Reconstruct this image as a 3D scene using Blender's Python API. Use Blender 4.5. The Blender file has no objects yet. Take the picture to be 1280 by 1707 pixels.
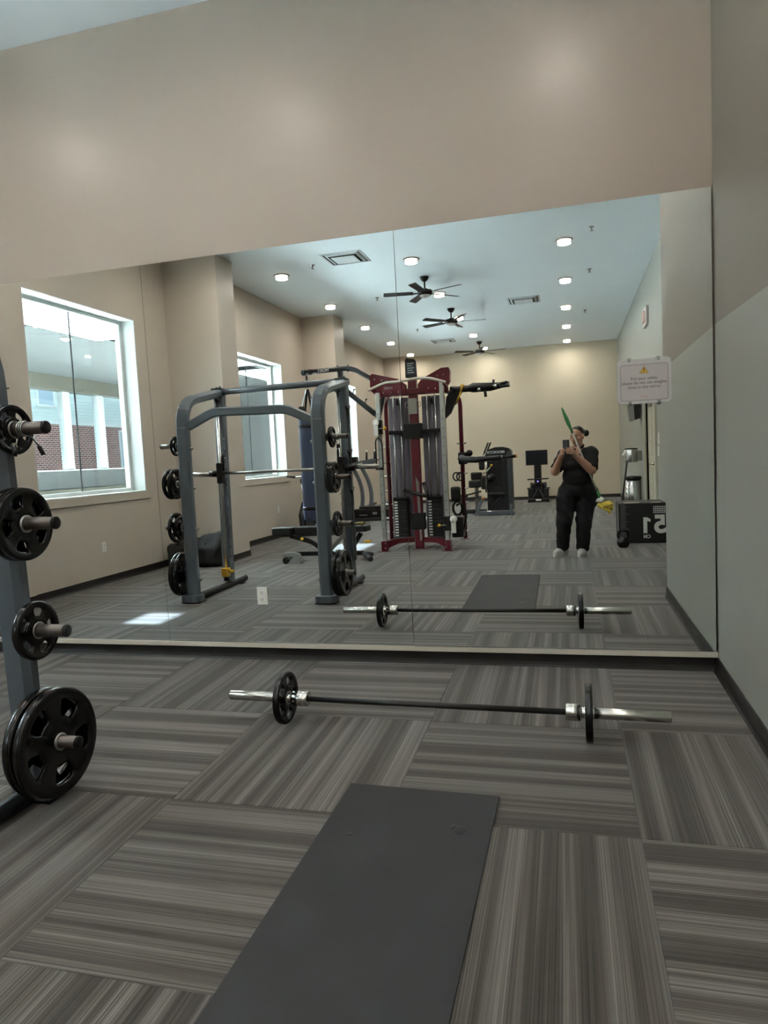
import bpy, bmesh, math, random
import numpy as np
from mathutils import Vector, Matrix, Euler
random.seed(7)
SC = bpy.context.scene
COL = SC.collection
PI = math.pi

# ---------------------------------------------------------------- camera
CAM_H = 1.40
def make_camera():
    yaw, pitch, roll, f = -0.2598, -0.0984, -0.0565, 1156.7
    fwd = Vector((math.sin(yaw)*math.cos(pitch), math.cos(yaw)*math.cos(pitch), math.sin(pitch)))
    right = Vector((math.cos(yaw), -math.sin(yaw), 0)); up = right.cross(fwd)
    r2 = right*math.cos(roll)+up*math.sin(roll); u2 = -right*math.sin(roll)+up*math.cos(roll)
    cd = bpy.data.cameras.new('camera'); co = bpy.data.objects.new('camera', cd); COL.objects.link(co)
    m = Matrix((r2, u2, -fwd)).transposed().to_4x4(); m.translation = (0, 0, CAM_H)
    co.matrix_world = m
    cd.sensor_fit = 'VERTICAL'; cd.sensor_height = 36.0; cd.sensor_width = 27.0
    cd.lens = f/1707*36.0; cd.clip_start = 0.03; cd.clip_end = 200
    SC.camera = co
make_camera()

# ---------------------------------------------------------------- light and exposure
LAMP_W = 13.4            # each ceiling downlight
SUN_E = 550.0
SKY = (0.80, 0.90, 1.0); SKY_E = 1.2
SKYLIGHT_E = 8.0
SC.view_settings.view_transform = 'Standard'
SC.view_settings.look = 'None'
SC.view_settings.exposure = 0.0
SC.view_settings.gamma = 1.0
SC.view_settings.use_curve_mapping = False
SC.cycles.max_bounces = 8
SC.cycles.diffuse_bounces = 4
SC.cycles.glossy_bounces = 5
SC.cycles.transparent_max_bounces = 12
SC.cycles.sample_clamp_indirect = 150.0
SC.cycles.use_denoising = True
w = bpy.data.worlds.new('sky'); SC.world = w; w.use_nodes = True
w.node_tree.nodes['Background'].inputs[0].default_value = (*SKY, 1)
w.node_tree.nodes['Background'].inputs[1].default_value = SKY_E
SUN_D = Vector((1.35, 0.90, -1.0)).normalized()
sd = bpy.data.lights.new('sun', 'SUN'); sd.energy = SUN_E; sd.angle = 0.009; sd.color = (0.88, 0.94, 1.0)
so = bpy.data.objects.new('sun', sd); COL.objects.link(so); so.rotation_euler = SUN_D.to_track_quat('-Z', 'Y').to_euler(); so.location = (-20, -15, 18)

# ---------------------------------------------------------------- helpers
def lin(c):
    out = []
    for v in c:
        v = v/255.0
        out.append(v/12.92 if v <= 0.04045 else ((v+0.055)/1.055)**2.4)
    return out
MATS = {}
def mat(name, rgb, rough=0.5, metal=0.0, bump=0.0, bscale=200.0, vary=0.0, vscale=6.0, spec=0.5, emit=None, coat=0.0, alpha=1.0):
    if name in MATS: return MATS[name]
    m = bpy.data.materials.new(name); m.use_nodes = True
    nt = m.node_tree; b = nt.nodes['Principled BSDF']
    c = lin(rgb)
    b.inputs['Base Color'].default_value = (*c, 1); b.inputs['Roughness'].default_value = rough
    b.inputs['Metallic'].default_value = metal; b.inputs['Specular IOR Level'].default_value = spec
    b.inputs['Coat Weight'].default_value = coat; b.inputs['Alpha'].default_value = alpha
    tc = nt.nodes.new('ShaderNodeTexCoord')
    if vary > 0:
        n = nt.nodes.new('ShaderNodeTexNoise'); n.inputs['Scale'].default_value = vscale; n.inputs['Detail'].default_value = 5
        nt.links.new(tc.outputs['Object'], n.inputs['Vector'])
        mx = nt.nodes.new('ShaderNodeMix'); mx.data_type = 'RGBA'
        mx.inputs[6].default_value = (*[v*(1-vary) for v in c], 1); mx.inputs[7].default_value = (*[min(1, v*(1+vary)) for v in c], 1)
        nt.links.new(n.outputs['Fac'], mx.inputs[0]); nt.links.new(mx.outputs[2], b.inputs['Base Color'])
    if bump > 0:
        n2 = nt.nodes.new('ShaderNodeTexNoise'); n2.inputs['Scale'].default_value = bscale; n2.inputs['Detail'].default_value = 3
        nt.links.new(tc.outputs['Object'], n2.inputs['Vector'])
        bp = nt.nodes.new('ShaderNodeBump'); bp.inputs['Strength'].default_value = bump; bp.inputs['Distance'].default_value = 0.002
        nt.links.new(n2.outputs['Fac'], bp.inputs['Height']); nt.links.new(bp.outputs['Normal'], b.inputs['Normal'])
    if emit:
        b.inputs['Emission Color'].default_value = (*emit[:3], 1); b.inputs['Emission Strength'].default_value = emit[3]
    MATS[name] = m
    return m

class MB:
    """collects polygons, built into ONE mesh object"""
    def __init__(s): s.v = []; s.f = []; s.m = []; s.sm = []
    def add(s, vs, fs, mi=0, smooth=False, M=None):
        o = len(s.v)
        s.v += [tuple(M @ Vector(p)) if M is not None else tuple(p) for p in vs]
        s.f += [tuple(i+o for i in f) for f in fs]; s.m += [mi]*len(fs); s.sm += [smooth]*len(fs)
        return s
    def box(s, lo, hi, mi=0, M=None):
        x0, y0, z0 = lo; x1, y1, z1 = hi
        return s.add([(x0,y0,z0),(x1,y0,z0),(x1,y1,z0),(x0,y1,z0),(x0,y0,z1),(x1,y0,z1),(x1,y1,z1),(x0,y1,z1)],
              [(0,3,2,1),(4,5,6,7),(0,1,5,4),(1,2,6,5),(2,3,7,6),(3,0,4,7)], mi, False, M)
    def cbox(s, c, d, mi=0, M=None):
        return s.box([c[i]-d[i]/2 for i in range(3)], [c[i]+d[i]/2 for i in range(3)], mi, M)
    def rbox(s, lo, hi, b=0.01, mi=0, M=None):
        """box with chamfered edges"""
        bm = bmesh.new(); bmesh.ops.create_cube(bm, size=1.0)
        for v in bm.verts:
            v.co = Vector([lo[i]+(v.co[i]+0.5)*(hi[i]-lo[i]) for i in range(3)])
        bmesh.ops.bevel(bm, geom=list(bm.edges), offset=min(b, min(hi[i]-lo[i] for i in range(3))*0.45), segments=2, profile=0.6, affect='EDGES')
        bm.verts.index_update()
        s.add([v.co.copy() for v in bm.verts], [[v.index for v in f.verts] for f in bm.faces], mi, False, M); bm.free(); return s
    def tube(s, path, r, n=10, caps=True, mi=0, closed=False, smooth=True, M=None):
        P = [Vector(p) for p in path]; k = len(P)
        R = r if isinstance(r, (list, tuple)) else [r]*k
        T = []
        for i in range(k):
            if closed: t = P[(i+1) % k]-P[i-1]
            else: t = P[min(i+1, k-1)]-P[max(i-1, 0)]
            T.append(t.normalized())
        a = Vector((0,0,1)) if abs(T[0].z) < 0.9 else Vector((1,0,0))
        u = T[0].cross(a).normalized(); vs = []
        for i in range(k):
            if i: 
                u = u - T[i]*u.dot(T[i]); u.normalize()
            w_ = T[i].cross(u)
            for j in range(n):
                an = 2*PI*j/n
                vs.append(P[i]+(u*math.cos(an)+w_*math.sin(an))*R[i])
        fs = []
        for i in range(k if closed else k-1):
            for j in range(n):
                i2 = (i+1) % k
                fs.append((i*n+j, i*n+(j+1) % n, i2*n+(j+1) % n, i2*n+j))
        s.add(vs, fs, mi, smooth, M)
        if caps and not closed:
            s.add(vs[:n], [tuple(reversed(range(n)))], mi, False, M); s.add(vs[-n:], [tuple(range(n))], mi, False, M)
        return s
    def sq(s, path, w_, h_, side, b=0.008, mi=0, M=None):
        """rectangular tube along a path lying in the plane whose normal is `side`; w_ across side, h_ in plane"""
        P = [Vector(p) for p in path]; k = len(P); S = Vector(side).normalized()
        q = []
        for sx, sy in ((1,1),(-1,1),(-1,-1),(1,-1)):
            x, y = sx*w_/2, sy*h_/2
            pts = [(x, y-sy*b), (x-sx*b, y)]
            if sx*sy < 0: pts.reverse()
            q += pts
        n = len(q); vs = []
        for i in range(k):
            if i == 0: t = P[1]-P[0]; sc = 1
            elif i == k-1: t = P[-1]-P[-2]; sc = 1
            else:
                t1 = (P[i]-P[i-1]).normalized(); t2 = (P[i+1]-P[i]).normalized(); t = t1+t2
                sc = 1/max(0.5, t.normalized().dot(t1))
            t.normalize(); up = S.cross(t).normalized()
            for x, y in q: vs.append(P[i]+S*x+up*y*sc)
        fs = [(i*n+j, i*n+(j+1) % n, (i+1)*n+(j+1) % n, (i+1)*n+j) for i in range(k-1) for j in range(n)]
        s.add(vs, fs, mi, False, M)
        s.add(vs[:n], [tuple(reversed(range(n)))], mi, False, M); s.add(vs[-n:], [tuple(range(n))], mi, False, M)
        return s
    def lathe(s, prof, n=24, M=None, mi=0, smooth=True, close=False):
        vs = []; k = len(prof)
        for r, z in prof:
            for j in range(n): vs.append((r*math.cos(2*PI*j/n), r*math.sin(2*PI*j/n), z))
        fs = []
        rng = range(k if close else k-1)
        for i in rng:
            i2 = (i+1) % k
            for j in range(n): fs.append((i*n+j, i*n+(j+1) % n, i2*n+(j+1) % n, i2*n+j))
        s.add(vs, fs, mi, smooth, M)
        if not close:
            if prof[0][0] > 1e-5: s.add(vs[:n], [tuple(reversed(range(n)))], mi, False, M)
            if prof[-1][0] > 1e-5: s.add(vs[-n:], [tuple(range(n))], mi, False, M)
        return s
    def cyl(s, p, q, r, n=14, mi=0, r2=None):
        return s.tube([p, q], [r, r2 if r2 is not None else r], n, True, mi)
    def prism(s, poly, t0, t1, M=None, mi=0):
        """2-D polygon (x,y) extruded along z"""
        n = len(poly); vs = [(x, y, t0) for x, y in poly]+[(x, y, t1) for x, y in poly]
        fs = [tuple(reversed(range(n))), tuple(range(n, 2*n))]+[(i, (i+1) % n, n+(i+1) % n, n+i) for i in range(n)]
        return s.add(vs, fs, mi, False, M)
    def sphere(s, c, r, n=14, mi=0, sc=(1,1,1)):
        k = n//2
        vs = [(c[0], c[1], c[2]-r*sc[2])]
        for i in range(1, k):
            a = -PI/2+PI*i/k
            for j in range(n): vs.append((c[0]+r*sc[0]*math.cos(a)*math.cos(2*PI*j/n), c[1]+r*sc[1]*math.cos(a)*math.sin(2*PI*j/n), c[2]+r*sc[2]*math.sin(a)))
        vs.append((c[0], c[1], c[2]+r*sc[2])); e = len(vs)-1
        fs = [(0, 1+(j+1) % n, 1+j) for j in range(n)]
        for i in range(k-2):
            for j in range(n): fs.append((1+i*n+j, 1+i*n+(j+1) % n, 1+(i+1)*n+(j+1) % n, 1+(i+1)*n+j))
        b = 1+(k-2)*n
        fs += [(b+j, b+(j+1) % n, e) for j in range(n)]
        return s.add(vs, fs, mi, True)
    def mesh(s, name, mats):
        me = bpy.data.meshes.new(name); me.from_pydata(s.v, [], s.f)
        for m in (mats if isinstance(mats, (list, tuple)) else [mats]): me.materials.append(m)
        me.polygons.foreach_set('material_index', s.m); me.polygons.foreach_set('use_smooth', s.sm); me.update()
        bm = bmesh.new(); bm.from_mesh(me); bmesh.ops.remove_doubles(bm, verts=bm.verts, dist=1e-5); bmesh.ops.recalc_face_normals(bm, faces=bm.faces); bm.to_mesh(me); bm.free()
        return me
    def build(s, name, mats, parent=None, loc=(0,0,0)):
        """vertices are in world space; a part keeps them there under its parent"""
        me = s.mesh(name, mats); o = bpy.data.objects.new(name, me); COL.objects.link(o)
        if parent is not None:
            o.parent = parent; o.matrix_parent_inverse = Matrix.Translation(-Vector(wloc(parent)))
        return o
def wloc(o):
    p = Vector(o.location)
    return p
def thing(name, label, cat, loc=(0,0,0), group=None):
    o = bpy.data.objects.new(name, None); COL.objects.link(o); o.location = loc; o.empty_display_size = 0.1
    return tag(o, label, cat, group)
def tag(o, label, cat, group=None):
    o['label'] = label; o['category'] = cat
    if group: o['group'] = group
    return o
def struct(o): o['kind'] = 'structure'; return o
def obj(name, me, parent=None, loc=(0,0,0), rot=(0,0,0)):
    o = bpy.data.objects.new(name, me); COL.objects.link(o); o.location = loc; o.rotation_euler = rot
    if parent is not None: o.parent = parent
    return o
def sub(name, mb, mats, part):
    """a sub-part: parts sit at the thing's origin offset, so undo the whole chain"""
    me = mb.mesh(name, mats); o = bpy.data.objects.new(name, me); COL.objects.link(o); o.parent = part
    p = part; M = Matrix.Identity(4)
    chain = []
    while p is not None: chain.append(p); p = p.parent
    W = Matrix.Identity(4)
    for q in reversed(chain):
        W = W @ (q.matrix_parent_inverse if q.parent else Matrix.Identity(4)) @ Matrix.LocRotScale(q.location, q.rotation_euler, q.scale)
    o.matrix_parent_inverse = W.inverted()
    return o
def bend(pts, r=0.1, n=6):
    """polyline with rounded corners"""
    P = [Vector(p) for p in pts]; out = [P[0]]
    for i in range(1, len(P)-1):
        a, b, c = P[i-1], P[i], P[i+1]; d1 = (a-b); d2 = (c-b)
        rr = min(r, d1.length*0.48, d2.length*0.48); p0 = b+d1.normalized()*rr; p1 = b+d2.normalized()*rr
        for k in range(n+1):
            t = k/n; out.append((1-t)**2*p0+2*t*(1-t)*b+t*t*p1)
    out.append(P[-1]); return out
def text_mesh(s, size, name='lettering', ext=0.0005, align='CENTER', bold=0.0):
    cu = bpy.data.curves.new(name, 'FONT'); cu.body = s; cu.size = size; cu.extrude = ext; cu.align_x = align; cu.align_y = 'CENTER'; cu.offset = bold
    to = bpy.data.objects.new(name, cu); COL.objects.link(to)
    dg = bpy.context.evaluated_depsgraph_get(); dg.update()
    me = bpy.data.meshes.new_from_object(to.evaluated_get(dg)); me.name = name
    bpy.data.objects.remove(to); bpy.data.curves.remove(cu)
    return me
def place_text(s, size, m, parent, origin, xdir, ydir, name='lettering', ext=0.0005, align='CENTER', bold=0.0):
    me = text_mesh(s, size, name, ext, align, bold); me.materials.clear(); me.materials.append(m)
    X = Vector(xdir).normalized(); Y = Vector(ydir).normalized(); Z = X.cross(Y)
    T = Matrix((X, Y, Z)).transposed().to_4x4(); T.translation = Vector(origin)
    me.transform(T)
    o = bpy.data.objects.new(name, me); COL.objects.link(o); o.parent = parent
    W = Matrix.Identity(4); chain = []; p = parent
    while p is not None: chain.append(p); p = p.parent
    for q in reversed(chain):
        W = W @ (q.matrix_parent_inverse if q.parent else Matrix.Identity(4)) @ Matrix.LocRotScale(q.location, q.rotation_euler, q.scale)
    o.matrix_parent_inverse = W.inverted()
    return o
def axisM(p, d, up=(0,0,1)):
    """matrix with local z along d, at p"""
    d = Vector(d).normalized(); u = Vector(up)
    if abs(d.dot(u)) > 0.95: u = Vector((1,0,0))
    x = u.cross(d).normalized(); y = d.cross(x)
    m = Matrix((x, y, d)).transposed().to_4x4(); m.translation = Vector(p); return m

# ---------------------------------------------------------------- materials
def glass_mat(name, tint=(0.93, 0.97, 0.97), refl=0.06, rough=0.0):
    m = bpy.data.materials.new(name); m.use_nodes = True; nt = m.node_tree; nt.nodes.clear()
    o = nt.nodes.new('ShaderNodeOutputMaterial'); t = nt.nodes.new('ShaderNodeBsdfTransparent'); g = nt.nodes.new('ShaderNodeBsdfGlossy'); mx = nt.nodes.new('ShaderNodeMixShader')
    t.inputs[0].default_value = (*tint, 1); g.inputs['Roughness'].default_value = rough; mx.inputs[0].default_value = refl
    nt.links.new(t.outputs[0], mx.inputs[1]); nt.links.new(g.outputs[0], mx.inputs[2]); nt.links.new(mx.outputs[0], o.inputs[0]); MATS[name] = m
    return m
def paint(name, rgb, rough=0.5, bump=0.25):
    return mat(name, rgb, rough, 0, bump=bump, bscale=260, vary=0.03, vscale=1.6, spec=0.4)
WALL = paint('beige wall paint', (170, 156, 143), 0.31, 0.12)
WALLB = paint('warm back wall paint', (212, 200, 178), 0.5)
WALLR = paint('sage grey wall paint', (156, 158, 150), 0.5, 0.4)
WALLRU = paint('taupe upper wall tone', (130, 123, 112), 0.5, 0.4)
WALLL = paint('left wall paint', (196, 184, 170), 0.5)
CEIL = paint('ceiling paint', (232, 240, 243), 0.6)
BASE = mat('black rubber base', (34, 31, 30), 0.45, bump=0.1)
TRIMW = mat('white window trim', (205, 209, 207), 0.5)
CREAM = mat('cream strip', (205, 197, 184), 0.5)
BLACK = mat('black powder coat', (14, 14, 15), 0.4, bump=0.1, bscale=400)
RUB = mat('black urethane', (7, 7, 8), 0.22, bump=0.05, bscale=90)
RUBM = mat('black rubber mat', (52, 53, 55), 0.75, bump=0.6, bscale=500, vary=0.25, vscale=4)
GREY = mat('slate grey powder coat', (96, 104, 112), 0.33, bump=0.08, bscale=500, coat=0.2)
GREYD = mat('dark grey powder coat', (50, 53, 57), 0.4)
CHROME = mat('chrome', (205, 203, 198), 0.2, 1.0)
STEEL = mat('brushed steel', (176, 174, 168), 0.28, 1.0)
STAIN = mat('stainless steel', (190, 190, 188), 0.2, 1.0)
DSTEEL = mat('dark steel shaft', (62, 62, 62), 0.38, 0.9, bump=0.3, bscale=900)
RED = mat('burgundy powder coat', (88, 12, 27), 0.3, coat=0.2)
PAD = mat('black vinyl pad', (15, 15, 16), 0.42, bump=0.15, bscale=300)
PLAST = mat('black plastic', (11, 11, 12), 0.35)
PLASTW = mat('white plastic', (226, 224, 218), 0.35)
YEL = mat('yellow plastic', (206, 160, 40), 0.4)
ORANGE = mat('orange cap', (214, 130, 50), 0.4)
WHITE = mat('white print', (225, 225, 222), 0.5)
LGREY = mat('pale grey print', (150, 152, 152), 0.5)
SMOKE = mat('smoke grey shroud', (112, 106, 116), 0.42, spec=0.5)
TAN = mat('grip tape', (196, 188, 176), 0.5)
GLASS = glass_mat('window glass', (0.93, 0.97, 0.97), 0.03)
LENS = mat('lamp lens', (255, 244, 225), 0.4, emit=(1.0, 0.86, 0.66, 9.0))

def mirror_mat():
    m = bpy.data.materials.new('silvered mirror glass'); m.use_nodes = True; nt = m.node_tree; nt.nodes.clear()
    o = nt.nodes.new('ShaderNodeOutputMaterial'); g = nt.nodes.new('ShaderNodeBsdfGlossy')
    g.inputs['Roughness'].default_value = 0.0; g.inputs['Color'].default_value = (0.90, 0.925, 0.91, 1)
    nt.links.new(g.outputs[0], o.inputs[0]); return m
MIRROR = mirror_mat()
PEG = mat('worn steel peg', (118, 112, 108), 0.34, 0.9)
MEDGE = mat('mirror edge', (70, 78, 76), 0.3)

def carpet_mat():
    m = bpy.data.materials.new('striped carpet'); m.use_nodes = True; nt = m.node_tree; b = nt.nodes['Principled BSDF']
    N = nt.nodes.new; L = nt.links.new
    tc = N('ShaderNodeTexCoord'); oi = N('ShaderNodeObjectInfo'); sep = N('ShaderNodeSeparateXYZ'); L(tc.outputs['Object'], sep.inputs[0])
    ro = N('ShaderNodeMath'); ro.operation = 'MULTIPLY'; ro.inputs[1].default_value = 57.3; L(oi.outputs['Random'], ro.inputs[0])
    def stripes(scale, ystretch, seedmul, detail=2.0):
        mx = N('ShaderNodeMath'); mx.operation = 'MULTIPLY'; mx.inputs[1].default_value = scale; L(sep.outputs['X'], mx.inputs[0])
        ad = N('ShaderNodeMath'); ad.operation = 'MULTIPLY_ADD'; ad.inputs[1].default_value = seedmul; L(ro.outputs[0], ad.inputs[0]); L(mx.outputs[0], ad.inputs[2])
        my = N('ShaderNodeMath'); my.operation = 'MULTIPLY'; my.inputs[1].default_value = ystretch; L(sep.outputs['Y'], my.inputs[0])
        cb = N('ShaderNodeCombineXYZ'); L(ad.outputs[0], cb.inputs[0]); L(my.outputs[0], cb.inputs[1])
        n = N('ShaderNodeTexNoise'); n.inputs['Scale'].default_value = 1.0; n.inputs['Detail'].default_value = detail; n.inputs['Roughness'].default_value = 0.6
        L(cb.outputs[0], n.inputs['Vector']); return n
    wide = stripes(9.0, 0.03, 1.0, 2.0); fine = stripes(170.0, 0.6, 3.0, 3.0); mid = stripes(45.0, 0.1, 2.0, 2.0)
    pile = N('ShaderNodeTexNoise'); pile.inputs['Scale'].default_value = 420; pile.inputs['Detail'].default_value = 2; L(tc.outputs['Object'], pile.inputs['Vector'])
    r1 = N('ShaderNodeValToRGB'); L(wide.outputs['Fac'], r1.inputs[0])
    e = r1.color_ramp.elements; e[0].position = 0.44; e[0].color = (*lin((60, 55, 50)), 1); e[1].position = 0.56; e[1].color = (*lin((104, 100, 96)), 1)
    e2 = r1.color_ramp.elements.new(0.50); e2.color = (*lin((84, 79, 74)), 1)
    r2 = N('ShaderNodeValToRGB'); L(fine.outputs['Fac'], r2.inputs[0])
    q = r2.color_ramp.elements; q[0].position = 0.36; q[0].color = (0.50, 0.49, 0.48, 1); q[1].position = 0.66; q[1].color = (1.75, 1.75, 1.75, 1)
    r3 = N('ShaderNodeValToRGB'); L(mid.outputs['Fac'], r3.inputs[0])
    q = r3.color_ramp.elements; q[0].position = 0.38; q[0].color = (0.86, 0.855, 0.85, 1); q[1].position = 0.62; q[1].color = (1.14, 1.14, 1.14, 1)
    m1 = N('ShaderNodeMix'); m1.data_type = 'RGBA'; m1.blend_type = 'MULTIPLY'; m1.inputs[0].default_value = 1; L(r1.outputs[0], m1.inputs[6]); L(r2.outputs[0], m1.inputs[7])
    m2 = N('ShaderNodeMix'); m2.data_type = 'RGBA'; m2.blend_type = 'MULTIPLY'; m2.inputs[0].default_value = 1; L(m1.outputs[2], m2.inputs[6]); L(r3.outputs[0], m2.inputs[7])
    # tile to tile shade
    ts = N('ShaderNodeMath'); ts.operation = 'MULTIPLY_ADD'; ts.inputs[1].default_value = 0.3; ts.inputs[2].default_value = 0.78; L(oi.outputs['Random'], ts.inputs[0])
    m3 = N('ShaderNodeMix'); m3.data_type = 'RGBA'; m3.blend_type = 'MULTIPLY'; m3.inputs[0].default_value = 1; L(m2.outputs[2], m3.inputs[6])
    cc = N('ShaderNodeCombineColor'); [L(ts.outputs[0], cc.inputs[i]) for i in range(3)]; L(cc.outputs[0], m3.inputs[7])
    L(m3.outputs[2], b.inputs['Base Color']); b.inputs['Roughness'].default_value = 0.8; b.inputs['Specular IOR Level'].default_value = 0.25
    b.inputs['Sheen Weight'].default_value = 0.25; b.inputs['Sheen Roughness'].default_value = 0.5
    ad = N('ShaderNodeMath'); ad.operation = 'ADD'; L(pile.outputs['Fac'], ad.inputs[0]); L(fine.outputs['Fac'], ad.inputs[1])
    bp = N('ShaderNodeBump'); bp.inputs['Strength'].default_value = 0.5; bp.inputs['Distance'].default_value = 0.003; L(ad.outputs[0], bp.inputs['Height']); L(bp.outputs['Normal'], b.inputs['Normal'])
    return m
CARPET = carpet_mat()

# ---------------------------------------------------------------- the room
YW = 4.206            # wall behind the mirror
XR, XR2, YC = 0.80, 1.31, 2.0
YB = -11.3
ZC = 4.187
XL1, XL2 = -5.33, -5.05
TS = 0.907
fl = struct(MB().box((XL1-0.3, YB-0.2, -0.12), (XR2+0.2, YW+0.2, -0.006)).build('floor', GREYD))
def carpet():
    tm = MB().rbox((-TS/2+0.0012, -TS/2+0.0012, -0.006), (TS/2-0.0012, TS/2-0.0012, 0.0), 0.0016).mesh('carpet_tile', CARPET)
    x0, y0 = 0.2126, 3.30
    for i in range(-7, 3):
        for j in range(-1, 17):
            cx, cy = x0-(0.5)*TS+i*TS, y0-(j+0.5)*TS
            # tile index (0,0) lies left of x0 and in front of y0 with stripes along x
            rot = PI/2 if (i+j) % 2 == 0 else 0.0
            lo, hi = cx-TS/2, cx+TS/2
            xr = XR if cy-TS/2 > YC+0.02 else XR2
            if lo > xr-0.02 or hi < XL1+0.02 or cy+TS/2 < YB+0.05: continue
            x1 = min(hi, xr); xl = max(lo, XL1); y1 = min(cy+TS/2, YW); yl = max(cy-TS/2, YB)
            if x1-xl > TS-0.01 and y1-yl > TS-0.01:
                obj('carpet_tile', tm, fl, (cx, cy, 0), (0, 0, rot))
            else:                                   # cut to the wall
                g = 0.0012
                if rot: lo_ = (yl-cy+g, -(x1-cx)+g, -0.006); hi_ = (y1-cy-g, -(xl-cx)-g, 0)
                else: lo_ = (xl-cx+g, yl-cy+g, -0.006); hi_ = (x1-cx-g, y1-cy-g, 0)
                obj('carpet_tile', MB().rbox(lo_, hi_, 0.0016).mesh('carpet_tile', CARPET), fl, (cx, cy, 0), (0, 0, rot))
carpet()
struct(MB().box((XL1-0.3, YB-0.2, ZC), (XR2+0.2, YW+0.2, ZC+0.15)).build('ceiling', CEIL))
struct(MB().box((XL1-0.3, YW, 0), (XR2+0.2, YW+0.15, ZC)).build('wall_front', WALL))
struct(MB().box((XL2-0.3, YB-0.15, 0), (XR2+0.2, YB, ZC)).build('wall_back', WALLB))
ZL = 1.94  # right wall turns to a darker tone above this height
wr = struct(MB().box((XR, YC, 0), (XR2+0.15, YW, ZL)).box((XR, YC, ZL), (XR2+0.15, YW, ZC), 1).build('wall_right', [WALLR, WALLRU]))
DY0, DY1, DZ = -4.55, -3.05, 2.12
mb = MB().box((XR2, DY1, 0), (XR2+0.15, YC, ZC)).box((XR2, YB, 0), (XR2+0.15, DY0, ZC)).box((XR2, DY0, DZ), (XR2+0.15, DY1, ZC))
struct(mb.build('wall_right_recess', WALLR))
# left wall: two planes joined behind the first pier
W1 = (0.38, 2.29, 1.05, 3.25); W2 = (-3.68, -1.62, 1.085, 3.145); W3 = (-8.27, -6.35, 1.085, 3.145)
TH = 0.30
def wall_with_holes(mb, x, y0, y1, holes, th=TH):
    ys = y0
    for a, b, z0, z1 in sorted(holes):
        mb.box((x-th, ys, 0), (x, a, ZC)); mb.box((x-th, a, 0), (x, b, z0)); mb.box((x-th, a, z1), (x, b, ZC)); ys = b
    mb.box((x-th, ys, 0), (x, y1, ZC))
mb = MB(); wall_with_holes(mb, XL1, -0.6, YW, [W1]); wall_with_holes(mb, XL2, YB, -0.6, [W2, W3])
wl = struct(mb.build('wall_left', WALLL))
PIERS = [(-4.52, -0.86, -0.36), (-4.37, -5.40, -4.80), (-4.38, YB, -11.1)]
for x, a, b in PIERS:
    MB().box((XL1-0.05, a, 0), (x, b, ZC)).build('pier', WALLL, wl)
MB().box((XL1-0.05, 2.47, 0.09), (XL1+0.03, YW, ZC)).build('wall_return', WALLL, wl)
# baseboards
BH, BT = 0.09, 0.012
def base_run(mb, p, q, nrm):
    p = Vector(p); q = Vector(q); n = Vector(nrm); d = (q-p).normalized()
    prof = [(0, 0), (0.022, 0), (0.014, 0.012), (0.010, 0.03), (0.008, BH), (0, BH)]
    vs = [tuple(p+n*a+Vector((0,0,z))) for a, z in prof]+[tuple(q+n*a+Vector((0,0,z))) for a, z in prof]
    k = len(prof)
    mb.add(vs, [tuple(range(k)), tuple(range(k, 2*k))]+[(i, (i+1) % k, k+(i+1) % k, k+i) for i in range(k)])
mb = MB(); base_run(mb, (XL1, YW, 0), (XR, YW, 0), (0,-1,0)); struct(mb.build('baseboard_front', BASE))
mb = MB(); base_run(mb, (XR, YW, 0), (XR, YC, 0), (-1,0,0)); base_run(mb, (XR, YC, 0), (XR2, YC, 0), (0,-1,0)); base_run(mb, (XR2, YC, 0), (XR2, DY1+0.07, 0), (-1,0,0)); base_run(mb, (XR2, DY0-0.07, 0), (XR2, YB, 0), (-1,0,0)); struct(mb.build('baseboard_right', BASE))
mb = MB(); base_run(mb, (XL2, YB, 0), (XR2, YB, 0), (0,1,0)); struct(mb.build('baseboard_back', BASE))
mb = MB()
base_run(mb, (XL1, YW, 0), (XL1, -0.36, 0), (1,0,0)); base_run(mb, (XL1, -0.36, 0), (-4.52, -0.36, 0), (0,1,0)); base_run(mb, (-4.52, -0.36, 0), (-4.52, -0.86, 0), (1,0,0))
base_run(mb, (XL2, -0.86, 0), (XL2, -4.8, 0), (1,0,0)); base_run(mb, (XL2, -4.8, 0), (-4.37, -4.8, 0), (0,1,0)); base_run(mb, (-4.37, -4.8, 0), (-4.37, -5.4, 0), (1,0,0)); base_run(mb, (XL2, -5.4, 0), (XL2, YB, 0), (1,0,0))
struct(mb.build('baseboard_left', BASE))
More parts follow.
